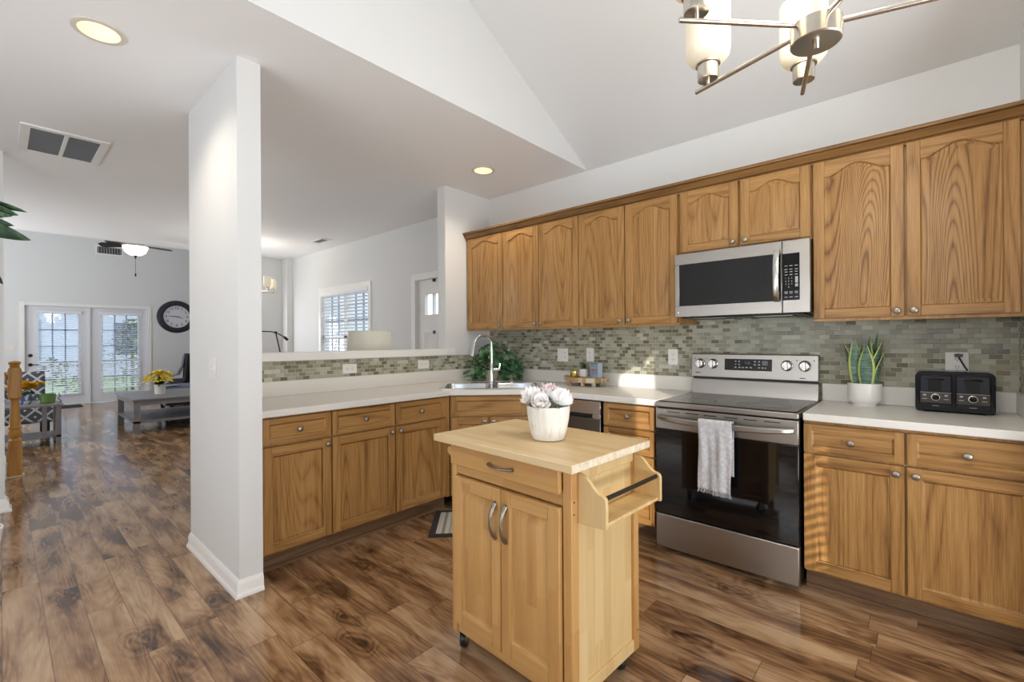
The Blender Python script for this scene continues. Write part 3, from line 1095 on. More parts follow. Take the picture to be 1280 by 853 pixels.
mb.build('cooktop_rim', M['steel'], rg, 0.005, 3)
mb = MB(); mb.box(0.012, RW - 0.012, 0.022, 0.592, 0.9115, 0.9165)
cook = mb.build('cooktop_glass', M['black_glass'], rg, 0.002, 1)
ringm = plain('burner_ring_print', srgb(70, 70, 72), 0.3)
for (x, y, rr) in ((0.555, 0.185, 0.135), (0.20, 0.175, 0.10), (0.20, 0.43, 0.085), (0.555, 0.44, 0.085)):
    mb = MB()
    for r0 in (rr, rr * 0.62):
        mb.lathe([(r0 - 0.004, 0.9165), (r0 - 0.004, 0.9169), (r0, 0.9169), (r0, 0.9165)], (x, y, 0), 40, cap=False)
    mb.build('burner_ring', ringm, cook)
mb = MB()
mb.prism([(0.597, 0.912), (0.655, 0.912), (0.655, 1.015), (0.609, 1.015), (0.606, 1.006)], 'x', 0.0, RW, 0)
mb.prism([(0.598, 1.031), (0.655, 1.031), (0.655, 1.190), (0.625, 1.192), (0.612, 1.186)], 'x', 0.0, RW, 0)
mb.box(0.004, RW - 0.004, 0.625, 0.65, 1.012, 1.034, 1)
bgd = mb.build('backguard', [M['steel'], M['black']], rg, 0.002, 2)
ty = lambda z: 0.598 + (z - 1.03) * 0.014 / 0.156
mb = MB()
v = mb.box(0.222, 0.508, 0, 0.006, 1.082, 1.158, 0)
for p in v:
    p.co.y += ty(p.co.z) - 0.003
dsp = mb.build('control_display', [M['black_glass']], bgd)
mb = MB()
zr = [1.142, 1.122, 1.102]
for (x, row, w) in ((0.292, 0, .008), (0.292, 1, .006), (0.314, 0, .008), (0.314, 1, .008), (0.292, 2, .012), (0.316, 2, .012), (0.338, 2, .012), (0.360, 2, .012), (0.385, 2, .014), (0.408, 0, .012), (0.408, 1, .012), (0.434, 0, .010), (0.434, 1, .012), (0.434, 2, .01), (0.455, 2, .012), (0.472, 2, .006)):
    z = zr[row]
    mb.box(x - w / 2, x + w / 2, ty(z) - 0.0042, ty(z) - 0.003, z - 0.004, z + 0.004)
mb.box(0.452, 0.484, ty(1.132) - 0.0042, ty(1.132) - 0.003, 1.116, 1.148, 1)
mb.text('2:00', 0.020, (0.365, ty(1.132) - 0.0042, 1.132), (1, 0, 0), (0, 0, 1))
mb.build('button_print', [M['grey_print'], plain('dim_grey_key', srgb(110, 116, 126), 0.4)], dsp)
for x in (0.060, 0.146, 0.592, 0.688):
    mb = MB()
    z = 1.122
    mb.lathe([(0.034, 0.0), (0.034, 0.006), (0.028, 0.010), (0.027, 0.030), (0.024, 0.034), (0.001, 0.0345)], (0, 0, 0), 24, 'y')
    for w_ in mb.bm.verts:
        w_.co.y = -w_.co.y
    vv = mb.box(-0.009, 0.009, -0.046, -0.030, -0.026, 0.026)
    mb.build('control_knob', M['steel_v'], bgd, 0.0015, 1, loc=(x, ty(z) - 0.001, z))
for bx in ((0.66, 0.69, 1.044, 1.049), (0.028, 0.062, 1.055, 1.061)):
    mb = MB(); mb.box(bx[0], bx[1], ty(bx[2]) - 0.001, ty(bx[2]) + 0.002, bx[2], bx[3]); mb.build('printed_mark', M['dark_metal'], bgd)
for x in (0.022, 0.105, 0.645, 0.735):
    mb = MB(); mb.lathe([(0.004, -0.001), (0.004, 0.001)], (x, ty(1.155), 1.155), 10, 'y'); mb.build('printed_mark', M['dark_metal'], bgd)

# towel over the oven handle
tw = thing('dish_towel', 'light grey fringed towel hanging over the oven handle', 'towel', (RX, RY, 0))
rnd = random.Random(3)


def towel_fn(z_end, y_off, sgn):
    def fn(u, v):
        x = 0.284 + 0.176 * u
        if v < 0.12:
            a = v / 0.12 * pi / 2
            y, z = y_off - 0.012 * sin(a) * sgn, 0.832 + 0.012 * cos(a)
        else:
            t = (v - 0.12) / 0.88
            y = y_off - 0.012 * sgn
            z = 0.832 - (0.832 - z_end) * t
            amp = 0.006 * min(1, t * 3)
            y += sgn * -amp * (0.6 + sin(u * 10 + t * 2.0) + 0.6 * sin(u * 23 - t * 3))
            x += 0.004 * sin(t * 5) - 0.006 * t * (u - 0.5)
            z -= 0.012 * u * t
        return (x, y, z)
    return fn


mb = MB()
mb.grid(towel_fn(0.462, -0.063, 1), 30, 40)
mb.grid(lambda u, v: ((0.284 + 0.176 * u), -0.063 + 0.031 * v, 0.844 - 0.002 * v), 30, 4)
mb.grid(lambda u, v: ((0.284 + 0.176 * u), -0.032, 0.842 - 0.30 * v), 30, 20)
tmat = NT('grey_cotton')
pp = tmat.objco()
tmat.base(tmat.ramp(tmat.noise(pp, 60, 3), [(0.3, srgb(186, 186, 190)), (0.7, srgb(216, 216, 219))]))
tmat.bump(tmat.noise(pp, 240, 3), 0.8, 0.004)
tmat.set(Roughness=0.95)
mb.build('cloth', tmat.m, tw, solid=0.003, doubles=True)
mb = MB()
for i in range(46):
    u = (i + 0.5) / 46
    x = 0.284 + 0.176 * u + rnd.uniform(-.002, .002)
    y = -0.075 - 0.006 * (0.6 + sin(u * 10 + 2.0) + 0.6 * sin(u * 23 - 3))
    z = 0.464 - 0.012 * u
    mb.tube([(x - 0.006 * (u - 0.5), y, z), (x + rnd.uniform(-.003, .003), y - .001, z - 0.012), (x + rnd.uniform(-.005, .005), y - .001, z - rnd.uniform(0.018, 0.026))], 0.0012, 5)
mb.build('fringe', tmat.m, tw)

# microwave
mwv = thing('microwave', 'stainless over-the-range microwave with black window', 'microwave', (-1.206, 2.965, 0))
mb = MB(); mb.box(0.001, 0.755, 0.03, 0.385, 1.437, 1.846); mb.box(0.03, 0.72, 0.04, 0.36, 1.428, 1.437)
mb.build('body', M['black'], mwv, 0.003, 1)
for a in (0.10, 0.46):
    mb = MB(); mb.box(a, a + 0.20, 0.06, 0.13, 1.424, 1.430); mb.build('vent_grille', M['steel_dark'], mwv)
mb = MB()
W0, W1, Z0, Z1 = 0.0, 0.619, 1.437, 1.846
mb.box(W0, W1, 0.0, 0.03, Z0, 1.508); mb.box(W0, W1, 0.0, 0.03, 1.776, Z1); mb.box(W0, 0.028, 0.0, 0.03, 1.508, 1.776); mb.box(0.612, W1, 0.0, 0.03, 1.508, 1.776)
dr = mb.build('door', M['steel'], mwv, 0.002, 1)
mb = MB(); mb.box(0.028, 0.612, 0.003, 0.03, 1.508, 1.776); mb.build('window', M['black_glass'], dr)
mb = MB()
rings = []
for i in range(17):
    u = i / 16
    z = 1.502 + 0.298 * u
    bow = 0.012 + 0.034 * (1 - (2 * u - 1) ** 2) ** 0.6
    rings.append([(0.580, -bow + 0.010, z), (0.582, -bow, z), (0.596, -bow - 0.004, z), (0.610, -bow, z), (0.612, -bow + 0.010, z)])
mb.loops(rings, True, True, True, True)
mb.box(0.586, 0.606, -0.014, 0.0, 1.502, 1.524); mb.box(0.586, 0.606, -0.014, 0.0, 1.778, 1.800)
mb.build('handle', M['steel_v'], dr)
mb = MB(); mb.box(0.622, 0.755, 0.0, 0.03, Z0, Z1)
cpn = mb.build('control_panel', M['steel'], mwv, 0.002, 1)
mb = MB(); mb.box(0.624, 0.706, -0.0015, 0.003, 1.508, 1.772)
kp = mb.build('keypad', M['black_gloss'], cpn)
mb = MB()
Y_ = -0.0022
for r, z in enumerate((1.702, 1.682, 1.668, 1.652)):
    for c, x in enumerate((0.640, 0.664, 0.690)):
        mb.box(x - 0.007, x + 0.007, Y_, -0.0015, z - 0.002, z + 0.002)
for r, row in enumerate(('123', '456', '789', ' 0 ')):
    for c, ch in enumerate(row):
        if ch != ' ':
            mb.text(ch, 0.013, (0.638 + 0.015 * c, Y_, 1.632 - 0.017 * r), (1, 0, 0), (0, 0, 1))
mb.box(0.684, 0.698, Y_, -0.0015, 1.604, 1.640); mb.box(0.684, 0.698, Y_, -0.0015, 1.583, 1.599)
for z in (1.556, 1.548, 1.526):
    for x in (0.640, 0.664, 0.690):
        mb.box(x - 0.008, x + 0.008, Y_, -0.0015, z - 0.0018, z + 0.0018)
mb.build('key_print', M['grey_print'], kp)
mb = MB(); mb.lathe([(0.006, 0), (0.006, 0.0015), (0.001, 0.002)], (0.022, 0, 1.465), 12, 'y')
for w_ in mb.bm.verts:
    w_.co.y = -w_.co.y
mb.build('badge', M['white_plastic'], dr)

# dishwasher
dw = thing('dishwasher', 'stainless dishwasher behind the cart left of the drawer cabinet', 'dishwasher', (-2.222, 2.735, 0))
mb = MB(); mb.box(0.003, 0.597, 0.035, 0.60, 0.09, 0.873); mb.box(0.01, 0.59, 0.08, 0.58, 0.0, 0.09); mb.build('body', M['black'], dw)
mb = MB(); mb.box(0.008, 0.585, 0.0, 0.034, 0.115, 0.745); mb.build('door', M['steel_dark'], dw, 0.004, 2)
mb = MB()
mb.box(0.008, 0.585, 0.0, 0.034, 0.775, 0.866, 0); mb.box(0.008, 0.06, 0.0, 0.034, 0.745, 0.775, 0); mb.box(0.52, 0.585, 0.0, 0.034, 0.745, 0.775, 0)
mb.box(0.06, 0.52, 0.022, 0.034, 0.745, 0.775, 1)
mb.build('control_strip', [M['steel_v'], M['black']], dw, 0.002, 1)

# ================================================================ kitchen cart
CA = radians(-2.6)
CC = (-1.156, 1.4445, 0)
cart = thing('kitchen_cart', 'light wood rolling kitchen cart with butcher block top and rack', 'kitchen cart', CC, CA)
mb = MB()
bx0, bx1, by0, by1 = -0.302, 0.320, -0.200, 0.232
ZB, ZT = 0.085, 0.8715
mb.box(bx0, bx0 + 0.03, by0, by0 + 0.045, ZB, ZT, 0); mb.box(bx1 - 0.036, bx1, by0, by0 + 0.04, ZB, ZT, 0)
mb.box(bx0, bx0 + 0.03, by1 - 0.04, by1, ZB, ZT, 0); mb.box(bx1 - 0.036, bx1, by1 - 0.035, by1, ZB, ZT, 0)
mb.box(bx0 + 0.03, bx1 - 0.036, by0 + 0.006, by0 + 0.03, ZB, 0.132, 1); mb.box(bx0 + 0.03, bx1 - 0.036, by0 + 0.004, by0 + 0.03, 0.742, 0.795, 1)
mb.box(bx0 + 0.03, bx1 - 0.036, by0 + 0.02, by1 - 0.01, 0.132, 0.74, 0)
mb.box(bx0 + 0.03, bx1 - 0.036, by0 + 0.02, by1 - 0.01, ZB + 0.005, 0.132, 0); mb.box(bx0 + 0.03, bx1 - 0.036, by0 + 0.02, by1 - 0.01, 0.79, ZT, 0)
frame = mb.build('frame', [M['cart_v'], M['cart_h']], cart, 0.003, 2)
for sx_, xo in ((1, bx1), (-1, bx0)):
    mb = MB()
    a = xo - sx_ * 0.012
    mb.box(min(a, a - sx_ * 0.01), max(a, a - sx_ * 0.01), by0 + 0.04, by1 - 0.035, ZB + 0.04, ZT, 0)
    c = xo - sx_ * 0.002
    mb.box(min(c, c - sx_ * 0.02), max(c, c - sx_ * 0.02), by0 + 0.04, by1 - 0.035, ZB, ZB + 0.045, 1)
    mb.box(min(c, c - sx_ * 0.02), max(c, c - sx_ * 0.02), by0 + 0.04, by1 - 0.035, ZT - 0.05, ZT, 1)
    mb.build('side_panel', [M['cart_side'], M['cart_side']], cart, 0.002, 1)
mb = MB()
mb.box(-0.361, 0.361, -0.25, 0.25, 0.872, 0.900)
top = mb.build('top', [M['cart_top'], M['cart_end']], cart, 0.003, 2)
for p in top.data.polygons:
    if abs(p.normal.x) > 0.7:
        p.material_index = 1
# drawer
mb = MB(); mb.box(-0.283, 0.283, -0.222, -0.201, 0.785, 0.864)
dd = mb.build('drawer', M['cart_h'], cart, 0.003, 2)


def bow_pull(name, parent, p0, p1, out, mat, flat=0.6):
    """arched strap pull between two points, standing off in direction out"""
    mb = MB()
    p0, p1, out = Vector(p0), Vector(p1), Vector(out)
    pts = []
    for i in range(15):
        u = i / 14
        h = 0.026 * sin(pi * u) ** 0.7
        pts.append(p0.lerp(p1, u) + out * (h + 0.003))
    mb.tube(pts, lambda t: 0.0105 - 0.004 * sin(pi * t), 10, flat=flat)
    for p in (p0, p1):
        mb.tube([p, p + out * 0.006], 0.008, 10)
    return mb.build(name, mat, parent)


bow_pull('handle', dd, (-0.045, -0.222, 0.826), (0.075, -0.222, 0.826), (0, -1, 0), M['knob'])
for a, c, kx in ((-0.268, 0.0045, -0.022), (0.0075, 0.280, 0.034)):
    mb = MB()
    s_ = 0.048
    y, t = -0.216, 0.02
    z0, z1 = 0.134, 0.738
    mb.box(a, a + s_, y, y + t, z0, z1, 0); mb.box(c - s_, c, y, y + t, z0, z1, 0)
    mb.box(a + s_, c - s_, y, y + t, z0, z0 + 0.055, 1); mb.box(a + s_, c - s_, y, y + t, z1 - 0.052, z1, 1)

    def lp(d, yy):
        return [(a + s_ + d, yy, z0 + 0.055 + d), (c - s_ - d, yy, z0 + 0.055 + d), (c - s_ - d, yy, z1 - 0.052 - d), (a + s_ + d, yy, z1 - 0.052 - d)]
    mb.loops([lp(0, y + 0.002), lp(0.004, y + 0.011), lp(0.012, y + 0.0115), lp(0.034, y + 0.001)], True, False, True, False, 0)
    door = mb.build('door', [M['cart_v'], M['cart_h']], cart, 0.002, 1)
    bow_pull('handle', door, (kx, -0.216, 0.683), (kx, -0.216, 0.553), (0, -1, 0), M['knob'])
# right-hand rack
rk = None
mb = MB()
poly = [(bx1, 0.686), (bx1 + 0.108, 0.692), (bx1 + 0.108, 0.780), (bx1 + 0.104, 0.790), (bx1 + 0.094, 0.795)]
for i in range(9):
    u = i / 8
    poly.append((bx1 + 0.094 - 0.082 * u, 0.795 + 0.055 * (0.5 - 0.5 * cos(pi * u)) + 0.0 * u))
poly.append((bx1, 0.852))
for y in (-0.165, 0.196):
    mb.prism(poly, 'y', y, y + 0.015, 0)
mb.prism([(bx1, 0.690), (bx1 + 0.100, 0.694), (bx1 + 0.100, 0.706), (bx1, 0.702)], 'y', -0.150, 0.196, 1)
rack = mb.build('side_rack', [M['cart_side'], M['cart_side']], cart, 0.002, 2)
mb = MB(); mb.cyl((bx1 + 0.092, -0.150, 0.782), (bx1 + 0.092, 0.196, 0.782), 0.0075, 14); mb.build('rail', M['dark_metal'], rack)
# left-hand towel bar
mb = MB()
for y in (-0.185, 0.17):
    mb.prism([(bx0, 0.79), (bx0, 0.842), (bx0 - 0.035, 0.842), (bx0 - 0.05, 0.832), (bx0 - 0.05, 0.812), (bx0 - 0.02, 0.795)], 'y', y, y + 0.02)
mb.cyl((bx0 - 0.036, -0.17, 0.825), (bx0 - 0.036, 0.175, 0.825), 0.009, 12)
mb.build('towel_bar', M['cart_v'], cart, 0.002, 1)
for x, y, rz in ((bx0 + 0.030, by0 + 0.035, 0.6), (bx1 - 0.045, by0 + 0.05, 0.2), (bx0 + 0.045, by1 - 0.05, -0.3), (bx1 - 0.05, by1 - 0.055, 1.0)):
    cst = MB()
    cst.box(-0.02, 0.02, -0.02, 0.02, ZB - 0.004, ZB, 0)
    cst.box(-0.016, -0.013, -0.012, 0.026, 0.030, ZB - 0.004, 0); cst.box(0.013, 0.016, -0.012, 0.026, 0.030, ZB - 0.004, 0)
    fork = cst.build('caster', [M['chrome']], cart, loc=(x, y, 0), rot=(0, 0, rz))
    cst = MB(); cst.lathe([(0.006, -0.013), (0.031, -0.013), (0.034, -0.007), (0.034, 0.007), (0.031, 0.013), (0.006, 0.013)], (0, 0.012, 0.0345), 20, 'x'); cst.build('wheel', M['black'], fork)
mb = MB()
for z in (0.72, 0.76, 0.16):
    mb.lathe([(0.0035, -0.001), (0.0035, 0.0008)], (bx1, by0 + 0.014, z), 8, 'x')
mb.lathe([(0.0035, -0.001), (0.0035, 0.0008)], (bx1, by1 - 0.012, 0.16), 8, 'x')
mb.build('bolt', M['dark_metal'], cart)

# ================================================================ things on the cart and counters
VX, VY, VZ = -1.098, 1.442, 0.9005
vase = thing('flower_pot', 'ribbed white-washed pot holding peonies on the kitchen cart', 'flower pot', (VX, VY, VZ))
mb = MB()
prof = [(0.001, 0.002), (0.055, 0.0), (0.062, 0.004), (0.072, 0.035), (0.080, 0.075), (0.0845, 0.110), (0.0845, 0.131), (0.080, 0.133), (0.078, 0.125), (0.074, 0.09), (0.001, 0.085)]
R = mb.lathe(prof, (0, 0, 0), 56, cap=False)
for k, ring in enumerate(R):
    if 1 < k < 7:
        for i, v in enumerate(ring):
            s = 1 + 0.016 * cos(i * 2 * pi / 8) - 0.01 * (i % 7 == 0)
            v.co.x *= s; v.co.y *= s
wm = NT('white_washed_wood')
q_ = wm.objco()
n1 = wm.noise(wm.vmath('MULTIPLY', q_, (1, 1, 0.12)), 60, 3, 0.6)
wm.base(wm.ramp(n1, [(0.28, srgb(200, 192, 174)), (0.42, srgb(224, 221, 212)), (0.75, srgb(234, 232, 227))]))
wm.set(Roughness=0.7)
mb.build('pot', wm.m, vase)
mb = MB(); mb.lathe([(0.001, 0.112), (0.076, 0.110)], (0, 0, 0), 24, cap=False); mb.build('soil', plain('moss', srgb(96, 100, 70), 0.9, var=.3, scale=60), vase)

pet_w = plain('white_petal', srgb(250, 248, 246), 0.7, var=0.01, scale=30)
pet_p = plain('pink_petal', srgb(240, 214, 216), 0.7, var=0.05, scale=30)
stem_g = plain('stem_green', srgb(92, 116, 66), 0.6, var=.15)


def peony_mesh(seed, r, pink):
    rn = random.Random(seed)
    mb = MB()
    for layer, (cnt, tilt, sc) in enumerate(((5, 78, 0.55), (7, 58, 0.8), (9, 36, 1.0), (9, 12, 1.05))):
        for i in range(cnt):
            a = 2 * pi * (i + rn.random() * .5) / cnt + layer * 0.5
            t = radians(tilt + rn.uniform(-8, 8))
            L, Wd = r * 1.08 * sc, r * 1.02 * (0.7 + 0.3 * sc)
            ru = rn.uniform(0, 6)

            def fn(u, v, a=a, t=t, L=L, Wd=Wd, ru=ru, layer=layer):
                k = (v - 0.5) * 2
                w = Wd * (0.25 + 0.75 * sin(min(1, u * 1.15) * pi / 2)) * (1 - 0.25 * max(0, u - 0.75) * 4 * k * k)
                curl = t + radians(45) * u * (0.5 if layer < 2 else 0.9)
                rad = L * (u * cos(t) - 0.25 * u * u * sin(curl) * (1 if layer > 1 else 1.3)) - 0.10 * L * k * k * u
                zz = L * (u * sin(t) + 0.30 * u * u * (1 if layer > 1 else 0.3)) + 0.11 * L * sin(k * 6 + ru) * u + 0.12 * L * k * k * u
                side = w * 0.5 * k
                return (cos(a) * rad - sin(a) * side, sin(a) * rad + cos(a) * side, zz)
            mb.grid(fn, 5, 5, True, 1 if (pink and layer < 3 and rn.random() < 0.75) or rn.random() < 0.08 else 0)
    return mb


flowers = [(-0.050, -0.028, 0.146, 0.052, 0, (0.15, -0.55), 'white peony at the left front of the pot on the cart'),
           (-0.010, -0.048, 0.130, 0.046, 0, (0.6, 0.0), 'white peony hanging over the front rim of the pot on the cart'),
           (0.048, 0.000, 0.140, 0.054, 0, (0.35, 0.55), 'white peony at the right of the pot on the cart'),
           (-0.010, 0.020, 0.160, 0.048, 1, (-0.1, 0.0), 'pale pink peony at the top of the bunch on the cart'),
           (-0.042, 0.046, 0.150, 0.046, 0, (-0.4, -0.4), 'white peony at the back left of the pot on the cart'),
           (0.032, 0.045, 0.140, 0.044, 1, (-0.4, 0.2), 'pink-tinged peony at the back right of the pot on the cart')]
for i, (x, y, z, r, pk, tl, lb) in enumerate(flowers):
    root = thing('peony', lb, 'flower', (VX + x, VY + y, VZ + z), 0, 'peonies in the cart pot')
    root.rotation_euler = (tl[0], tl[1], i * 1.1)
    peony_mesh(20 + i, r, pk).build('bloom', [pet_w, pet_p], root)
    mb = MB(); mb.tube([(0, 0, 0.004), (-x * 0.2, -y * 0.2, -0.02), (-x * 0.35, -y * 0.35, -0.045)], 0.003, 6); mb.build('stem', stem_g, root)
mb = MB()
for (x, y, z, dx_, dy_, L) in ((0.012, 0.0, 0.150, 0.3, 0.1, 0.05), (0.03, 0.03, 0.155, 0.5, 0.3, 0.045), (-0.05, -0.05, 0.125, -0.5, -0.6, 0.045), (0.06, -0.03, 0.125, 0.7, -0.5, 0.05), (-0.07, 0.02, 0.14, -0.9, 0, 0.05)):
    leaf(mb, (x, y, z), (dx_, dy_, 0.6), L, 0.018, 0.4)
mb.build('leaf', plain('sage_leaf', srgb(112, 132, 112), 0.6, var=.15), vase)

# snake plant
SPX, SPY = -0.237, 3.245
pl = thing('potted_snake_plant', 'snake plant with yellow-edged leaves in a white pot beside the range', 'potted plant', (SPX, SPY, 0.9145))
mb = MB(); mb.lathe([(0.001, 0.0), (0.056, 0.0), (0.058, 0.010), (0.064, 0.016), (0.076, 0.030), (0.078, 0.045), (0.078, 0.124), (0.074, 0.125), (0.072, 0.110), (0.001, 0.108)], n=36, cap=False)
mb.build('pot', M['white_ceramic'], pl)
mb = MB(); mb.lathe([(0.001, 0.112), (0.0725, 0.110)], n=24, cap=False); mb.build('soil', plain('soil', srgb(70, 54, 42), 0.95, var=.3, scale=90), pl)
sg = NT('snake_leaf_centre')
t_ = sg.objco()
bnd = sg.noise(sg.vmath('MULTIPLY', t_, (1.5, 1.5, 9)), 14, 3, 0.6, 0.8)
sg.base(sg.ramp(bnd, [(0.34, srgb(48, 74, 62)), (0.5, srgb(84, 116, 98)), (0.66, srgb(120, 152, 138))]))
sg.set(Roughness=0.4)
sy = plain('snake_leaf_edge', srgb(196, 206, 116), 0.45, var=.08)
for (bx_, by_, tx, ty_, h, wd, tw_) in ((-0.030, -0.020, -0.046, -0.030, 0.285, 0.060, 0.25), (0.010, -0.040, 0.012, -0.052, 0.255, 0.066, -0.1), (0.040, -0.010, 0.085, -0.02, 0.275, 0.050, 0.9), (0.028, 0.028, 0.056, 0.022, 0.315, 0.052, 0.5),
                                      (-0.048, 0.010, -0.098, 0.0, 0.262, 0.042, -0.8), (0.006, 0.012, 0.026, 0.006, 0.295, 0.05, -0.5), (-0.012, 0.036, -0.016, 0.036, 0.262, 0.05, 0.7), (0.052, -0.022, 0.094, -0.022, 0.215, 0.034, 1.2)):
    mb = MB()
    for k in range(8):
        pass
    V = []
    NU = 14
    for i in range(NU + 1):
        u = i / NU
        w = wd * 0.6 * ((0.62 + 0.38 * sin(pi * min(1, u * 1.25))) * (1 - max(0, (u - 0.55) / 0.45) ** 2.2) + 0.01)
        c = Vector((bx_ + (tx - bx_) * u ** 1.6, by_ + (ty_ - by_) * u ** 1.6, 0.105 + (h) * u * 0.95))
        an = tw_ * (0.6 + 0.6 * u)
        s = Vector((cos(an), sin(an), 0)); nn = Vector((-sin(an), cos(an), 0))
        V.append([mb.bm.verts.new(c + s * (w * k) + nn * (0.22 * w * k * k)) for k in (-1, -0.72, -0.3, 0.3, 0.72, 1)])
    for i in range(NU):
        for j in range(5):
            mb.cur = 1 if j in (0, 4) else 0
            mb.face([V[i][j], V[i][j + 1], V[i + 1][j + 1], V[i + 1][j]], True)
    mb.build('leaf', [sg.m, sy], pl, solid=0.0025)

# toaster
TX, TY, TW, TD, TH = -0.022, 3.150, 0.288, 0.175, 0.208
to = thing('toaster', 'black four-slice toaster on the counter near the right wall', 'toaster', (TX, TY, 0.9145), radians(-1.0))
mb = MB()
r = 0.032
pf = [(0.004, 0.006), (TW - 0.004, 0.006), (TW, 0.02), (TW, TH - r)] + [(TW - r + r * cos(radians(a)), TH - r + r * sin(radians(a))) for a in range(10, 91, 16)]
pf += [(r + r * cos(radians(a)), TH - r + r * sin(radians(a))) for a in range(90, 181, 15)] + [(0, 0.02)]
mb.prism(pf, 'y', 0.006, TD)
mb.box(0.03, TW - 0.03, 0.02, TD - 0.02, 0.0, 0.008)
mb.build('body', M['black_gloss'], to, 0.004, 2)
navy = plain('smoky_window', srgb(34, 37, 50), 0.06, 0, 0.05, 0.6)
for k, x in enumerate((0.016, 0.150)):
    mb = MB(); mb.box(x, x + 0.122, 0.001, 0.007, 0.020, 0.190); u_ = mb.build('front_panel', M['black_gloss'], to, 0.003, 2)
    mb = MB(); mb.box(x + 0.006, x + 0.116, 0.0, 0.004, 0.103, 0.182, 0); mb.box(x + 0.034, x + 0.082, -0.0006, 0.002, 0.104, 0.172, 1)
    mb.build('window', [navy, plain('dark_slot', srgb(16, 17, 20), 0.1)], u_)
    mb = MB(); mb.tube([(x + 0.030, -0.001, 0.166), (x + 0.046, -0.010, 0.168), (x + 0.076, -0.010, 0.168), (x + 0.092, -0.001, 0.166)], 0.004, 8); mb.build('lever', M['black_gloss'], u_)
    mb = MB(); mb.box(x + 0.004, x + 0.118, -0.0008, 0.003, 0.048, 0.100, 0); mb.box(x + 0.004, x + 0.118, -0.0012, 0.0, 0.0985, 0.1005, 1)
    for px in (0.020, 0.100):
        mb.box(x + px - 0.006, x + px + 0.006, -0.0022, 0.0, 0.082, 0.090, 1); mb.box(x + px - 0.009, x + px + 0.009, -0.0012, 0.0, 0.0655, 0.0685, 1)
    mb.box(x + 0.048, x + 0.074, -0.0012, 0.0, 0.0325, 0.0345, 1)
    mb.build('control_strip', [M['dark_metal'], M['grey_print']], u_)
    mb = MB()
    mb.lathe([(0.0175, 0), (0.0175, 0.004), (0.0150, 0.005)], (x + 0.061, 0, 0.076), 24, 'y', mat=0); mb.lathe([(0.0145, 0.004), (0.013, 0.016), (0.001, 0.0165)], (x + 0.061, 0, 0.076), 24, 'y', mat=1)
    for w_ in mb.bm.verts:
        w_.co.y = -w_.co.y
    mb.build('dial', [M['nickel'], M['black_gloss']], u_)
mb = MB()
for x in (0.028, 0.165):
    for y in (0.05, 0.115):
        mb.box(x, x + 0.098, y - 0.006, y + 0.010, TH - 0.002, TH + 0.0006)
mb.build('slot', M['steel_dark'], to)
mb = MB()
mb.tube([(0.20, TD - 0.02, 0.205), (0.188, TD, 0.225), (0.172, TD + 0.004, 0.262), (0.166, TD - 0.008, 0.28)], 0.0035, 8)
mb.tube([(0.166, TD - 0.004, 0.28), (0.164, TD + 0.010, 0.288)], 0.008, 8)
mb.box(0.150, 0.182, TD - 0.014, TD + 0.008, 0.276, 0.292)
mb.build('power_cord', M['black'], to)


# ---------------------------------------------------------------- outlets and switches
def wall_plate(name, label, cat, p, rz, w, h, kind, horiz=False):
    """plate standing on a wall; local -y looks into the room"""
    r = thing(name, label, cat, p, rz)
    mb = MB(); mb.box(-w / 2, w / 2, -0.006, 0, -h / 2, h / 2); mb.build('cover_plate', M['white_plastic'], r, 0.002, 2)
    dk = M['black']
    n = max(1, round(w / 0.07)) if not horiz else 1
    for i in range(n):
        cx_ = 0 if n == 1 else (i - 0.5) * 0.046
        mb = MB()
        if kind[i % len(kind)] == 's':
            mb.box(cx_ - 0.016, cx_ + 0.016, -0.009, -0.006, -0.033, 0.033); mb.build('rocker', M['white_plastic'], r, 0.001, 1)
        elif kind[i % len(kind)] == 't':
            mb.box(cx_ - 0.005, cx_ + 0.005, -0.016, -0.006, -0.002, 0.012); mb.build('toggle', M['white_plastic'], r, 0.001, 1)
        else:
            for s_ in (-1, 1):
                ox, oz = (0.0195 * s_, 0) if horiz else (cx_, 0.0195 * s_)
                mb2 = MB()
                mb2.box(ox - 0.0145, ox + 0.0145, -0.0075, -0.006, oz - 0.0145, oz + 0.0145, 0)
                for (a, c) in ((-0.006, 0.003), (0.006, 0.003)):
                    if horiz:
                        mb2.box(ox + c - 0.004, ox + c + 0.004, -0.0078, -0.0070, oz + a - 0.0012, oz + a + 0.0012, 1)
                    else:
                        mb2.box(ox + a - 0.0012, ox + a + 0.0012, -0.0078, -0.0070, oz + c - 0.004, oz + c + 0.004, 1)
                gx, gz = (ox - 0.007, oz) if horiz else (ox, oz - 0.007)
                mb2.box(gx - 0.002, gx + 0.002, -0.0078, -0.0070, gz - 0.002, gz + 0.002, 1)
                mb2.build('socket', [M['white_plastic'], dk], r)
            mb.bm.free()
    return r


TB = WB - 0.0085
wall_plate('wall_outlet', 'white double wall plate left of the wooden tray', 'outlet', (-2.388, TB, 1.158), 0, 0.118, 0.118, 'so')
wall_plate('wall_outlet', 'white single outlet behind the wooden tray', 'outlet', (-2.103, TB, 1.163), 0, 0.074, 0.118, 'o')
wall_plate('wall_outlet', 'white single outlet just left of the range', 'outlet', (-1.382, TB, 1.160), 0, 0.074, 0.118, 'o')
wall_plate('wall_outlet', 'white outlet behind the toaster with a black plug', 'outlet', (0.142, TB, 1.156), 0, 0.090, 0.118, 'o')
wall_plate('wall_outlet', 'white wall plate half hidden by the corner plant', 'outlet', (-3.068, TB, 1.155), 0, 0.074, 0.118, 's')
TA = XA + 0.0085
wall_plate('wall_outlet', 'white sideways outlet on the tile band nearer the wall end', 'outlet', (TA, 1.803, 1.079), pi / 2, 0.118, 0.074, 'o', True)
wall_plate('wall_outlet', 'white sideways outlet on the tile band nearer the sink', 'outlet', (TA, 2.508, 1.083), pi / 2, 0.118, 0.074, 'o', True)
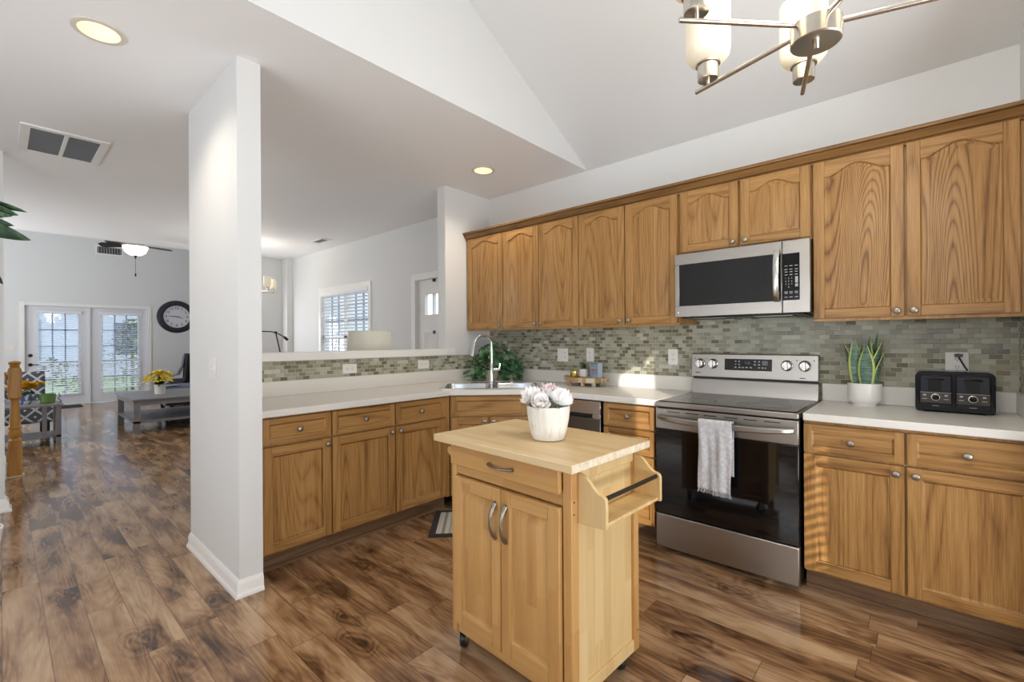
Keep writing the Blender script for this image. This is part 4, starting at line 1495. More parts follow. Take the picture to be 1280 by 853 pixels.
wall_plate('wall_outlet', 'white plate at the very end of the tile band', 'outlet', (TA, 1.13, 1.088), pi / 2, 0.074, 0.10, 's')
wall_plate('light_switch', 'white light switch on the side of the white wall end', 'light switch', (-2.985, 0.8015, 1.140), 0, 0.118, 0.118, 'tt')
wall_plate('light_switch', 'small switch plate left of the patio door', 'light switch', (XL + 0.0005, 0.13, 1.20), pi / 2, 0.12, 0.12, 'tt')

# ---------------------------------------------------------------- tray with small things
TRX, TRY = -2.062, 3.222
tr = thing('wooden_tray', 'small round-edged wooden riser tray below the outlets', 'tray', (TRX, TRY, 0.9145))
mb = MB()
pts = []
for i in range(40):
    a = 2 * pi * i / 40
    ca, sa = cos(a), sin(a)
    rx, ry = 0.178, 0.112
    pts.append((rx * abs(ca) ** 0.75 * (1 if ca > 0 else -1), ry * abs(sa) ** 0.75 * (1 if sa > 0 else -1)))
mb.prism(pts, 'z', 0.032, 0.070)
trm = NT('tray_wood')
tp = trm.objco(False)
sxx = trm.n('SeparateXYZ'); trm.l(tp, sxx.inputs[0])
w_n = trm.n('TexWhiteNoise', noise_dimensions='1D'); trm.l(trm.math('FLOOR', trm.math('DIVIDE', sxx.outputs[0], 0.034)), w_n.inputs['W'])
trm.base(trm.ramp(w_n.outputs['Value'], [(0.0, srgb(160, 128, 88)), (0.4, srgb(190, 166, 128)), (0.8, srgb(206, 194, 170))]))
trm.set(Roughness=0.7)
mb.build('board', trm.m, tr, 0.002, 1)
for x, y in ((-0.11, -0.07), (0.03, -0.095), (0.11, -0.06), (-0.1, 0.07), (0.1, 0.07)):
    mb = MB(); mb.lathe([(0.012, 0.0), (0.016, 0.004), (0.016, 0.026), (0.013, 0.033)], (x, y, 0), 12); mb.build('foot', trm.m, tr)
for s_ in (-1, 1):
    mb = MB(); mb.tube([(s_ * 0.165, -0.03, 0.040), (s_ * 0.195, -0.03, 0.046), (s_ * 0.197, -0.03, 0.072), (s_ * 0.197, 0.03, 0.072), (s_ * 0.195, 0.03, 0.046), (s_ * 0.165, 0.03, 0.040)], 0.005, 8); mb.build('handle', trm.m, tr)
cn = thing('candle_tin', 'small gold candle tin on the wooden tray', 'candle', (TRX - 0.075, TRY - 0.06, 0.985))
mb = MB(); mb.lathe([(0.001, 0), (0.032, 0.0), (0.033, 0.003), (0.033, 0.046), (0.031, 0.048), (0.030, 0.04), (0.001, 0.038)], n=24, cap=False); mb.build('tin', plain('gold', srgb(196, 172, 96), 0.25, 1.0, .03), cn)
mb = MB(); mb.lathe([(0.0345, 0.040), (0.0345, 0.050), (0.001, 0.051)], n=24, cap=False); mb.build('lid', plain('gold_lid', srgb(206, 184, 112), 0.3, 1.0, .03), cn)
sc_ = thing('potted_succulent', 'spiky green succulent in a square white pot on the wooden tray', 'potted plant', (TRX - 0.026, TRY + 0.015, 0.985))
mb = MB(); mb.prism([(-0.026, 0), (0.026, 0), (0.029, 0.064), (-0.029, 0.064)], 'y', -0.028, 0.028); mb.build('pot', M['white_ceramic'], sc_, 0.003, 2)
mb = MB()
rn = random.Random(5)
for i in range(34):
    a = i * 2.4
    el = 0.15 + 1.3 * (i / 34)
    leaf(mb, (0, 0, 0.068), (cos(a) * cos(el), sin(a) * cos(el), sin(el)), rn.uniform(0.055, 0.075), 0.012, 0.25, mat=0)
mb.build('leaf', plain('succulent_green', srgb(58, 88, 58), 0.5, var=.3), sc_)
bo = thing('dark_ornament', 'dark upright ornament with a rounded top on the wooden tray', 'ornament', (TRX + 0.046, TRY + 0.058, 0.985))
mb = MB(); mb.prism([(-0.021, 0), (0.021, 0)] + [(0.021 * cos(radians(a)), 0.080 + 0.021 * sin(radians(a))) for a in range(0, 181, 20)], 'y', -0.015, 0.015); mb.build('body', plain('charcoal', srgb(72, 76, 68), 0.6), bo, 0.003, 2)
bk = thing('box_sign', 'grey blue little box sign with reddish script on the tray', 'sign', (TRX + 0.106, TRY - 0.012, 0.985), radians(-22))
mb = MB(); mb.box(-0.052, 0.052, -0.022, 0.022, 0, 0.120, 0); mb.build('block', plain('grey_blue', srgb(158, 170, 186), 0.6, var=.06), bk, 0.0015, 1)
mb = MB()
mb.box(-0.050, 0.050, -0.0228, -0.022, 0.108, 0.118, 1)
rn = random.Random(9)
for row, (z, hh) in enumerate(((0.092, 0.012), (0.064, 0.026), (0.036, 0.010))):
    x = -0.038
    while x < 0.036:
        w = rn.uniform(0.004, 0.009)
        mb.tube([(x, -0.0224, z - hh / 2), (x + w * 0.5, -0.0224, z + hh / 2), (x + w, -0.0224, z - hh / 3)], 0.0012, 5, mat=0 if row == 1 else 1)
        x += w + 0.004
mb.build('script_print', [plain('faded_red', srgb(150, 104, 110), 0.7), plain('slate_ink', srgb(112, 126, 150), 0.7)], bk)

# ---------------------------------------------------------------- plant in the corner behind the sink
CPX, CPY = -3.02, 3.075
cp_ = thing('corner_plant', 'bushy green plant in the counter corner behind the faucet', 'potted plant', (CPX, CPY, 0.9145), pi / 4)
mb = MB(); mb.lathe([(0.001, 0), (0.06, 0), (0.075, 0.05), (0.078, 0.10), (0.072, 0.10), (0.07, 0.09), (0.001, 0.085)], n=24, cap=False)
bsk = NT('woven_basket'); bsk.base(bsk.ramp(bsk.noise(bsk.vmath('MULTIPLY', bsk.objco(), (1, 1, 5)), 40, 2), [(0.3, srgb(132, 126, 112)), (0.7, srgb(182, 176, 160))])); bsk.set(Roughness=0.8)
mb.build('pot', bsk.m, cp_)
rn = random.Random(11)
gl = NT('ivy_leaf')
gl.base(gl.ramp(gl.noise(gl.objco(False), 14, 3), [(0.3, srgb(42, 78, 52)), (0.5, srgb(78, 124, 80)), (0.72, srgb(128, 166, 122))]))
gl.set(Roughness=0.5)
mb = MB()
for i in range(240):
    # drooping mound: centre tall, sides low and wide
    lx = rn.uniform(-0.21, 0.27)
    topz = 0.315 * (1 - (abs(lx - 0.02) / 0.34) ** 1.5) + 0.05
    z = rn.uniform(0.02, 1) * topz
    if abs(lx - 0.02) < 0.055 and z < 0.11:
        continue
    ly = rn.uniform(-0.05, 0.10) * (1 if abs(lx) < .2 else .6)
    d = Vector((lx * 2.2 + rn.uniform(-.5, .5), -0.7 + rn.uniform(-.4, .4), rn.uniform(-0.5, 0.5)))
    leaf(mb, (lx, ly, max(0.02, z)), d, rn.uniform(0.055, 0.085), rn.uniform(0.045, 0.065), 0.35, nu=4, cup=0.3, side=Vector((rn.uniform(.4, 1), rn.uniform(-.5, .5), rn.uniform(-.6, .6))))
for v in mb.bm.verts:
    v.co.z = max(v.co.z, 0.004)
    v.co.y = min(v.co.y, 0.135 - 0.0)
mb.build('foliage', gl.m, cp_)

# mat in front of the sink
mt = thing('kitchen_mat', 'pale striped floor mat with a dark border below the sink', 'mat', (0, 0, 0.0005), pi / 4)
mb = MB()
s0, s1, n0, n1 = -0.389, 0.42, 3.02, 3.485
mb.box(s0, s1, n0, n1, 0.0, 0.007, 0)
mb.build('border', plain('dark_border', srgb(52, 46, 44), 0.9), mt, 0.002, 1)
mb = MB(); mb.box(s0 + 0.045, s1 - 0.045, n0 + 0.045, n1 - 0.045, 0.0065, 0.0085)
st = NT('striped_weave'); so_ = st.objco(False); ss_ = st.n('SeparateXYZ'); st.l(so_, ss_.inputs[0])
st.base(st.ramp(st.noise(st.comb(ss_.outputs[0], 0.0, 0.0), 42, 2), [(0.35, srgb(128, 124, 118)), (0.5, srgb(188, 184, 176)), (0.65, srgb(206, 202, 194))])); st.set(Roughness=0.95)
mb.build('field', st.m, mt)

# ---------------------------------------------------------------- ceiling lights
def chandelier(name, label, hub, length, angles, rod_top, group=None):
    r = thing(name, label, 'chandelier', hub, 0, group)
    mb = MB(); mb.lathe([(0.001, -0.046), (0.055, -0.045), (0.058, -0.042), (0.058, 0.006), (0.055, 0.009), (0.001, 0.010)], n=40, cap=False)
    mb.lathe([(0.008, -0.060), (0.008, -0.045)], n=14); mb.build('hub', M['nickel'], r)
    mb = MB(); mb.cyl((0, 0, 0.009), (0, 0, rod_top - 0.02), 0.0075, 12); mb.lathe([(0.065, rod_top - 0.024), (0.06, rod_top - 0.006), (0.02, rod_top)], n=28); mb.build('rod', M['nickel'], r)
    for a in angles:
        a = radians(a)
        ux, uy = cos(a), sin(a)
        mb = MB(); mb.cyl((ux * 0.050, uy * 0.050, 0.0), (ux * length, uy * length, 0.0), 0.0068, 12); am = mb.build('arm', M['nickel'], r)
        c = (ux * (length - 0.045), uy * (length - 0.045))
        mb = MB(); mb.lathe([(0.006, 0.0), (0.006, 0.018), (0.030, 0.019), (0.031, 0.022), (0.031, 0.064), (0.037, 0.066), (0.037, 0.071), (0.001, 0.072)], (c[0], c[1], 0), 24); mb.build('cup', M['nickel'], am)
        mb = MB(); mb.lathe([(0.030, 0.070), (0.052, 0.078), (0.064, 0.094), (0.067, 0.115), (0.067, 0.265), (0.0645, 0.265), (0.0645, 0.115), (0.050, 0.083), (0.028, 0.074)], (c[0], c[1], 0), 28, cap=False); mb.build('lamp_shade', M['shade'], am)
        mb = MB(); mb.lathe([(0.001, 0.09), (0.014, 0.095), (0.024, 0.135), (0.020, 0.165), (0.001, 0.175)], (c[0], c[1], 0), 14, cap=False); mb.build('bulb', M['lens'], am)
    return r


HUB = (-0.199, 1.412, 2.10)
chandelier('chandelier', 'brushed nickel chandelier with opal glass cylinder shades above the kitchen', HUB, 0.365, (104, 162, -134, -50, 18), vz(1.412) - 2.10)
ld = bpy.data.lights.new('chandelier_light', 'POINT'); ld.energy = 30; ld.color = (1.0, 0.88, 0.70); ld.shadow_soft_size = 0.25
lo_ = bpy.data.objects.new('chandelier_light', ld); COL.objects.link(lo_); lo_.location = (HUB[0], HUB[1], 2.36)


def recessed(x, y, z, label, power):
    r = thing('recessed_light', label, 'ceiling light', (x, y, z), 0)
    mb = MB(); mb.lathe([(0.100, -0.0005), (0.100, -0.004), (0.086, -0.008), (0.077, -0.006), (0.0765, 0.0)], n=40, cap=False); mb.build('trim_ring', plain('warm_white_trim', srgb(222, 214, 200), 0.4, var=.01), r)
    mb = MB(); mb.lathe([(0.0768, -0.004), (0.075, 0.02), (0.066, 0.085), (0.060, 0.092)], n=40, cap=False); mb.build('baffle', plain('cream_baffle', srgb(240, 228, 196), 0.35, var=.01), r)
    mb = MB(); mb.lathe([(0.062, 0.090), (0.050, 0.082), (0.001, 0.078)], n=36, cap=False); mb.build('lens', M['lens'], r)
    d = bpy.data.lights.new('recessed_lamp', 'SPOT'); d.energy = power; d.color = (1.0, 0.87, 0.70); d.spot_size = radians(140); d.spot_blend = 0.8; d.shadow_soft_size = 0.04
    o = bpy.data.objects.new('recessed_lamp', d); COL.objects.link(o); o.location = (x, y, z - 0.015)
    return r


recessed(-2.847, 0.313, CZ, 'large lit recessed ceiling light over the hall', 24)
recessed(-2.773, 2.748, CZ, 'small lit recessed ceiling light above the sink', 20)


def vent(label, p, rot, w, h, n, cols=2, frame=0.04):
    r = thing('air_vent', label, 'vent', p, 0)
    r.rotation_euler = rot
    mb = MB()
    mb.box(-w / 2, w / 2, -h / 2, -h / 2 + frame, -0.012, 0); mb.box(-w / 2, w / 2, h / 2 - frame, h / 2, -0.012, 0)
    mb.box(-w / 2, -w / 2 + frame, -h / 2 + frame, h / 2 - frame, -0.012, 0); mb.box(w / 2 - frame, w / 2, -h / 2 + frame, h / 2 - frame, -0.012, 0)
    for c in range(1, cols):
        x = -w / 2 + frame + (w - 2 * frame) * c / cols
        mb.box(x - 0.012, x + 0.012, -h / 2 + frame, h / 2 - frame, -0.011, 0)
    mb.build('frame', M['trim'], r, 0.002, 1)
    mb = MB(); mb.box(-w / 2 + frame, w / 2 - frame, -h / 2 + frame, h / 2 - frame, -0.002, 0); mb.build('backing', plain('vent_dark', srgb(70, 70, 74), 0.8), r)
    mb = MB()
    for i in range(n):
        y = -h / 2 + frame + (h - 2 * frame) * (i + 0.5) / n
        mb.rbox((0, y, -0.006), (w - 2 * frame, (h - 2 * frame) / n * 0.55, 0.0015), Matrix.Rotation(radians(35), 3, 'X'))
    mb.build('slat', plain('vent_grey', srgb(176, 178, 182), 0.5), r)
    return r


vent('large square return-air grille on the ceiling over the hall', (-4.755, 0.320, lz(-4.755) - 0.0005), (math.atan(LSL), 0, pi / 2), 0.455, 0.66, 30, 2, 0.05)
vent('small ceiling register over the dining room', (-6.41, 3.07, CZ - 0.0005), (0, 0, 0), 0.36, 0.16, 8, 1, 0.03)

# ================================================================ far rooms
vent('oblong white register high on the far living room wall', (XL + 0.0005, 1.60, 3.30), (0, -pi / 2, 0), 0.20, 0.46, 9, 1, 0.03)

# ---------------------------------------------------------------- patio doors
doorp = plain('door_paint', srgb(226, 228, 234), 0.4, var=.01)
muntin = plain('grille_bar', srgb(150, 158, 178), 0.5)
slat_m = plain('blind_slat', srgb(238, 238, 240), 0.55, var=.01)
bronze = plain('oiled_bronze', srgb(58, 50, 44), 0.4, 0.6)
for k, (a, c) in enumerate(DY):
    mb = MB()
    gx0, gx1, gz0, gz1 = a + 0.20, c - 0.17, 0.22, 1.90
    X0, X1 = XL - 0.10, XL - 0.055
    mb.box(X0, X1, a, gx0, 0.015, 2.04); mb.box(X0, X1, gx1, c, 0.015, 2.04)
    mb.box(X0, X1, gx0, gx1, 0.015, gz0); mb.box(X0, X1, gx0, gx1, gz1, 2.04)
    d = mb.build('door_%d' % (k + 1), doorp, None, 0.003, 1)
    tag(d, ['white hinged patio door leaf with handle and blind', 'white fixed patio door leaf nearer the clock'][k], 'patio door', None, 'structure')
    mb = MB()
    for i in (1, 2):
        y = gx0 + (gx1 - gx0) * i / 3
        mb.box(X0 + 0.012, X1 - 0.012, y - 0.011, y + 0.011, gz0, gz1)
    for i in range(1, 5):
        z = gz0 + (gz1 - gz0) * i / 5
        mb.box(X0 + 0.012, X1 - 0.012, gx0, gx1, z - 0.011, z + 0.011)
    mb.build('grille', muntin, d)
    mb = MB(); mb.box(X0 + 0.018, X0 + 0.024, gx0, gx1, gz0, gz1); mb.build('glass', M['glass'], d)
    if k == 0:
        for z, nm in ((1.045, 'deadbolt'), (0.86, 'handle')):
            mb = MB()
            mb.lathe([(0.034, 0), (0.034, 0.008), (0.02, 0.016), (0.001, 0.017)], (X1, a + 0.075, z), 16, 'x')
            if nm == 'handle':
                mb.tube([(X1 + 0.02, a + 0.075, z), (X1 + 0.045, a + 0.085, z), (X1 + 0.045, a + 0.19, z - 0.004)], 0.009, 8)
            mb.build(nm, bronze, d)
        for z in (0.3, 1.1, 1.88):
            mb = MB(); mb.cyl((X1 + 0.004, c + 0.012, z - 0.05), (X1 + 0.004, c + 0.012, z + 0.05), 0.009, 8); mb.build('hinge', bronze, d)
    bl = thing('window_blind', ['white slatted blind on the patio door with the handle', 'white slatted blind on the patio door nearer the clock'][k], 'blind', (X1 + 0.03, (gx0 + gx1) / 2, 0), 0, 'patio door blinds')
    hw = (gx1 - gx0) / 2 + 0.055
    zt, zb_ = 1.955, (0.235 if k == 0 else 0.305)
    mb = MB(); mb.box(-0.026, 0.03, -hw, hw, zt - 0.055, zt); mb.build('headrail', slat_m, bl, 0.003, 1)
    mb = MB(); mb.box(-0.022, 0.022, -hw + 0.01, hw - 0.01, zb_ - 0.02, zb_); mb.build('bottom_rail', slat_m, bl, 0.002, 1)
    mb = MB()
    n = 38
    for i in range(n):
        z = zb_ + 0.02 + (zt - 0.075 - zb_) * i / (n - 1)
        tilt = 6 if z > 0.95 else 24
        mb.rbox((0, 0, z), (0.046, 2 * hw - 0.02, 0.0025), Matrix.Rotation(radians(tilt), 3, 'Y'))
    mb.build('slat', slat_m, bl)
    mb = MB()
    for y in (-hw * 0.7, 0.0, hw * 0.7):
        mb.cyl((0.024, y, zb_), (0.024, y, zt), 0.0015, 5)
    mb.build('ladder_cord', slat_m, bl)
mb = MB()
y0, y1 = DY[0][0], DY[1][1]
mb.box(XL - 0.12, XL + 0.016, y0 - 0.065, y0 - 0.003, 0, 2.115); mb.box(XL - 0.12, XL + 0.016, y1 + 0.003, y1 + 0.065, 0, 2.115)
mb.box(XL - 0.12, XL + 0.016, y0 - 0.003, y1 + 0.003, 2.048, 2.115); mb.box(XL - 0.12, XL - 0.02, DY[0][1] + 0.003, DY[1][0] - 0.003, 0, 2.048)
struct(mb, 'trim_6', M['trim'], 'white frame around the pair of patio doors', 'door frame', 0.003)
dm = thing('door_mat', 'dark narrow door mat in front of the patio door', 'mat', (XL + 0.30, 0.80, 0.0005))
mb = MB(); mb.box(-0.25, 0.22, -0.40, 0.32, 0, 0.012); mb.build('pile', plain('dark_mat', srgb(52, 50, 52), 0.95, var=.2, scale=80), dm)

# wall clock
ck = thing('wall_clock', 'large round black-framed wall clock beside the patio doors', 'clock', (XL + 0.0005, 2.80, 1.90))
mb = MB(); mb.lathe([(0.265, 0.0), (0.262, 0.03), (0.290, 0.045), (0.345, 0.042), (0.375, 0.028), (0.385, 0.0)], (0, 0, 0), 48, 'x', cap=False); mb.build('frame', plain('clock_frame', srgb(42, 46, 58), 0.35), ck)
mb = MB(); mb.lathe([(0.268, 0.002), (0.268, 0.014), (0.001, 0.0142)], (0, 0, 0), 48, 'x'); mb.build('dial', plain('clock_dial', srgb(222, 220, 224), 0.5, var=.01), ck)
for i in range(1, 13):
    a = radians(90 - 30 * i)
    mb = MB(); mb.text(str(i), 0.085, (0.0155, 0.205 * cos(a), 0.205 * sin(a)), (0, 1, 0), (0, 0, 1), 0.001)
    mb.build('numeral', M['dark_metal'], ck)
mb = MB()
mb.prism([(0.02, -0.012), (0.135, -0.046), (0.02, 0.012)], 'x', 0.017, 0.020)
mb.build('hour_hand', M['black'], ck)
mb = MB(); mb.prism([(0.02, -0.008), (-0.165, 0.012), (-0.165, 0.020), (0.02, 0.010)], 'x', 0.021, 0.024); mb.build('minute_hand', M['black'], ck)

# ceiling fan
FX, FY = -9.70, 1.50
fz = 3.72
fan = thing('ceiling_fan', 'dark-bladed ceiling fan with a white bowl light in the living room', 'ceiling fan', (FX, FY, fz))
bz = 2.885 - fz
mb = MB(); mb.lathe([(0.001, 0.0), (0.07, 0.0), (0.06, -0.05), (0.02, -0.06), (0.02, bz + 0.14), (0.10, bz + 0.13), (0.12, bz + 0.06), (0.11, bz + 0.01), (0.001, bz)], n=28, cap=False); mb.build('motor', bronze, fan)
mb = MB(); mb.lathe([(0.172, bz), (0.168, bz - 0.03), (0.14, bz - 0.10), (0.08, bz - 0.145), (0.001, bz - 0.155)], n=32, cap=False); mb.build('light_bowl', glow('lit_bowl', (1.0, 0.92, 0.78, 1), 1.1), fan)
mb = MB(); mb.lathe([(0.03, bz - 0.15), (0.012, bz - 0.175), (0.012, bz - 0.20), (0.001, bz - 0.205)], n=12, cap=False); mb.build('finial', bronze, fan)
mb = MB(); mb.cyl((0, 0.0, bz - 0.20), (0, 0.0, bz - 0.44), 0.0025, 5); mb.lathe([(0.001, bz - 0.50), (0.012, bz - 0.49), (0.010, bz - 0.455), (0.003, bz - 0.44)], n=8); mb.build('pull_chain', bronze, fan)
for i in range(5):
    a = radians(20 + 72 * i)
    mb = MB()
    pts = [(0.12, -0.02), (0.20, -0.055), (0.44, -0.07), (0.50, -0.04), (0.50, 0.04), (0.44, 0.07), (0.20, 0.055), (0.12, 0.02)]
    mb.prism(pts, 'z', bz + 0.012, bz + 0.019)
    for v in mb.bm.verts:
        v.co.z += v.co.y * 0.36 - max(0, v.co.x - 0.2) * 0.03
    mb.build('blade', bronze, fan, rot=(0, 0, a))

# ---------------------------------------------------------------- living room furniture
grey_w = plain('grey_wood', srgb(134, 134, 138), 0.45, var=.06)
grey_d = plain('dark_grey_wood', srgb(92, 92, 98), 0.45, var=.06)


def table(name, label, cat, x0, x1, y0, y1, h, legs, shelf, leg_w, slats=(), apron=0.07):
    r = thing(name, label, cat, ((x0 + x1) / 2, (y0 + y1) / 2, 0))
    hx, hy = (x1 - x0) / 2, (y1 - y0) / 2
    mb = MB(); mb.box(-hx, hx, -hy, hy, h - 0.025, h); mb.build('tabletop', grey_w, r, 0.003, 1)
    i = 0.02
    for sx_ in (-1, 1):
        for sy_ in (-1, 1):
            mb = MB()
            cx_, cy_ = sx_ * (hx - i - leg_w / 2), sy_ * (hy - i - leg_w / 2)
            mb.box(cx_ - leg_w / 2, cx_ + leg_w / 2, cy_ - leg_w / 2, cy_ + leg_w / 2, 0, h - 0.025); mb.build('leg', grey_w, r, 0.002, 1)
    mb = MB(); mb.box(-hx + i, hx - i, -hy + i, hy - i, shelf - 0.03, shelf); mb.build('shelf', grey_w, r, 0.002, 1)
    if apron:
        mb = MB(); mb.box(-hx + i + 0.004, hx - i - 0.004, -hy + i + 0.004, hy - i - 0.004, h - 0.025 - apron, h - 0.025); mb.build('apron', grey_w, r)
    for sy_ in slats:
        mb = MB(); mb.box(hx - i - 0.022, hx - i - 0.002, sy_ - (y0 + y1) / 2 - 0.022, sy_ - (y0 + y1) / 2 + 0.022, shelf, h - 0.025); mb.build('slat', grey_w, r)
    return r


table('coffee_table', 'grey wooden coffee table with a lower shelf in the living room', 'coffee table', -9.62, -8.22, 1.225, 2.55, 0.49, 4, 0.175, 0.075)
table('console_table', 'grey slatted side table behind the newel post', 'side table', -8.62, -8.13, -0.55, 0.535, 0.52, 4, 0.13, 0.05, slats=(0.365, 0.0), apron=0)
FPX, FPY = -8.85, 1.66
dp = thing('daffodil_pot', 'yellow flowers in a white pot on the grey coffee table', 'flower pot', (FPX, FPY, 0.4905))
mb = MB(); mb.lathe([(0.001, 0), (0.070, 0), (0.076, 0.15), (0.070, 0.15), (0.068, 0.13), (0.001, 0.128)], n=24, cap=False); mb.build('pot', M['white_ceramic'], dp)
yel = plain('yellow_petal', srgb(240, 218, 64), 0.6, var=.06, scale=40)
lgn = plain('flower_leaf_green', srgb(44, 84, 40), 0.6, var=.3)
rn = random.Random(2)
mb = MB()
for i in range(60):
    a = rn.uniform(0, 2 * pi); el = rn.uniform(0.1, 1.4)
    leaf(mb, (0.03 * cos(a), 0.03 * sin(a), 0.14), (cos(a) * cos(el), sin(a) * cos(el), sin(el)), rn.uniform(.12, .2), 0.03, 0.2)
mb.build('foliage', lgn, dp)
for i in range(34):
    a = rn.uniform(0, 2 * pi); el = rn.uniform(0.35, 1.5)
    R_f = rn.uniform(0.16, 0.22)
    c = Vector((R_f * cos(a) * cos(el), R_f * sin(a) * cos(el), 0.14 + R_f * sin(el)))
    mb = MB()
    n_ = Vector((cos(a) * cos(el), sin(a) * cos(el), sin(el) + 0.2))
    t1 = n_.orthogonal().normalized(); t2 = n_.cross(t1).normalized()
    for k in range(6):
        b_ = 2 * pi * k / 6
        leaf(mb, c, t1 * cos(b_) + t2 * sin(b_) + n_ * 0.4, 0.062, 0.050, 0.1, nu=3)
    mb.build('flower', yel, dp)

# sofa end behind the coffee table
sofa_b = plain('blue_grey_fabric', srgb(112, 120, 142), 0.9, var=.06, scale=50)
sofa_d = plain('dark_sofa_base', srgb(38, 38, 48), 0.8)
sf = thing('sofa', 'dark sofa with a blue grey seat behind the coffee table', 'sofa', (-10.9, 3.05, 0))
mb = MB(); mb.box(-0.42, 0.42, -0.98, 0.95, 0.10, 0.36); mb.build('base', sofa_d, sf, 0.02, 2)
mb = MB(); mb.box(-0.41, 0.41, -0.97, 0.94, 0.365, 0.455); mb.build('seat_cushion', sofa_b, sf, 0.03, 3)
mb = MB(); mb.box(-0.38, 0.40, 0.70, 0.93, 0.45, 0.86); mb.build('arm', sofa_d, sf, 0.04, 3)
for x in (-0.36, 0.36):
    for y in (-0.9, 0.88):
        mb = MB(); mb.box(x - 0.03, x + 0.03, y - 0.03, y + 0.03, 0, 0.10); mb.build('leg', M['black'], sf)
th_ = thing('throw_blanket', 'pale grey throw hanging over the left end of the sofa', 'blanket', (-10.9, 3.05, 0))
mb = MB()
mb.grid(lambda u, v: (0.16 + 0.27 * u, -0.985 - 0.02 * sin(u * 14) * v - 0.02, 0.475 - 0.34 * v - 0.04 * u), 12, 10)
mb.grid(lambda u, v: (0.16 + 0.27 * u, -0.985 + 0.20 * (v) - 0.02 * (1 - v), 0.475 + 0.004 * sin(u * 14)), 12, 4)
mb.build('cloth', plain('pale_grey_throw', srgb(170, 174, 190), 0.95, var=.1, scale=30), th_, solid=0.006, doubles=True)
ac = thing('leather_armchair', 'dark high-backed armchair with a brown leather top by the far wall', 'armchair', (-12.55, 2.98, 0), radians(-80))
mb = MB(); mb.box(-0.36, 0.36, -0.34, 0.34, 0.16, 0.46); mb.build('seat', sofa_d, ac, 0.04, 3)
mb = MB()
mb.grid(lambda u, v: (-0.33 + 0.66 * u, 0.26 + 0.10 * v + 0.05 * cos(u * pi * 2) , 0.42 + 0.62 * v), 8, 8)
mb.build('backrest', plain('black_leather', srgb(34, 32, 34), 0.35), ac, solid=0.10)
mb = MB()
mb.ball((0.0, 0.24, 0.93), 0.18, 16, 10, 1.6, 0.55, 0.75); mb.build('headrest', plain('brown_leather', srgb(112, 66, 38), 0.3, var=.25, scale=14), ac)
for s_ in (-1, 1):
    mb = MB(); mb.tube([(s_ * 0.38, -0.30, 0.30), (s_ * 0.39, -0.2, 0.55), (s_ * 0.39, 0.2, 0.60), (s_ * 0.37, 0.34, 0.8), (s_ * 0.35, 0.38, 1.02)], 0.035, 10); mb.build('arm', plain('pewter_trim', srgb(150, 150, 160), 0.4), ac)
for x in (-0.3, 0.3):
    for y in (-0.28, 0.28):
        mb = MB(); mb.cyl((x, y, 0), (x, y, 0.17), 0.022, 10); mb.build('leg', M['black'], ac)

# patterned accent chair behind the side table
geo = NT('geometric_fabric')
gp = geo.n('TexCoord').outputs['Object']; gs = geo.n('SeparateXYZ'); geo.l(gp, gs.inputs[0])
ga = geo.math('ADD', geo.math('MULTIPLY', gs.outputs[1], 1.0), gs.outputs[0])
gb = geo.math('PINGPONG', geo.math('MULTIPLY', ga, 5.2), 0.5)
gz_ = geo.math('PINGPONG', geo.math('MULTIPLY', gs.outputs[2], 5.2), 0.5)
gd = geo.math('PINGPONG', geo.math('MULTIPLY', geo.math('ADD', gb, gz_), 2.0), 0.5)
geo.base(geo.mix(geo.math('LESS_THAN', gd, 0.17), srgb(88, 90, 98), srgb(206, 208, 210))); geo.set(Roughness=0.9)
acc = thing('accent_chair', 'grey geometric-patterned accent chair behind the slatted side table', 'armchair', (-9.35, 0.02, 0), 0)
mb = MB(); mb.box(-0.38, 0.38, -0.42, 0.48, 0.20, 0.46); mb.build('seat', geo.m, acc, 0.03, 2)
mb = MB(); mb.box(-0.38, -0.24, -0.42, 0.42, 0.40, 0.88); mb.build('backrest', geo.m, acc, 0.04, 3)
mb = MB(); mb.box(-0.30, 0.36, -0.46, -0.30, 0.35, 0.68); mb.build('arm', geo.m, acc, 0.04, 3)
for x in (-0.3, 0.32):
    for y in (-0.35, 0.40):
        mb = MB(); mb.prism([(-0.045, 0.21), (0.045, 0.21), (0.025, 0), (-0.025, 0)], 'y', y - 0.035, y + 0.035)
        for v in mb.bm.verts:
            v.co.x += x
        mb.build('leg', M['black'], acc)
bv = thing('flower_vase', 'yellow flowers in a blue and white vase on the slatted side table', 'vase', (-8.40, 0.205, 0.5205))
mb = MB(); mb.lathe([(0.001, 0), (0.045, 0), (0.07, 0.05), (0.075, 0.10), (0.055, 0.15), (0.05, 0.17), (0.001, 0.165)], n=20, cap=False)
bw = NT('blue_white_china'); bw.base(bw.ramp(bw.noise(bw.objco(), 22, 2), [(0.45, srgb(226, 230, 238)), (0.5, srgb(92, 108, 150))])); bw.set(Roughness=0.2)
mb.build('vase', bw.m, bv)
rn = random.Random(4)
mb = MB()
for i in range(26):
    a = rn.uniform(0, 2 * pi)
    leaf(mb, (0.02 * cos(a), 0.02 * sin(a), 0.15), (cos(a), sin(a), rn.uniform(0.1, 1.0)), rn.uniform(.08, .13), 0.04, 0.6)
mb.build('foliage', lgn, bv)
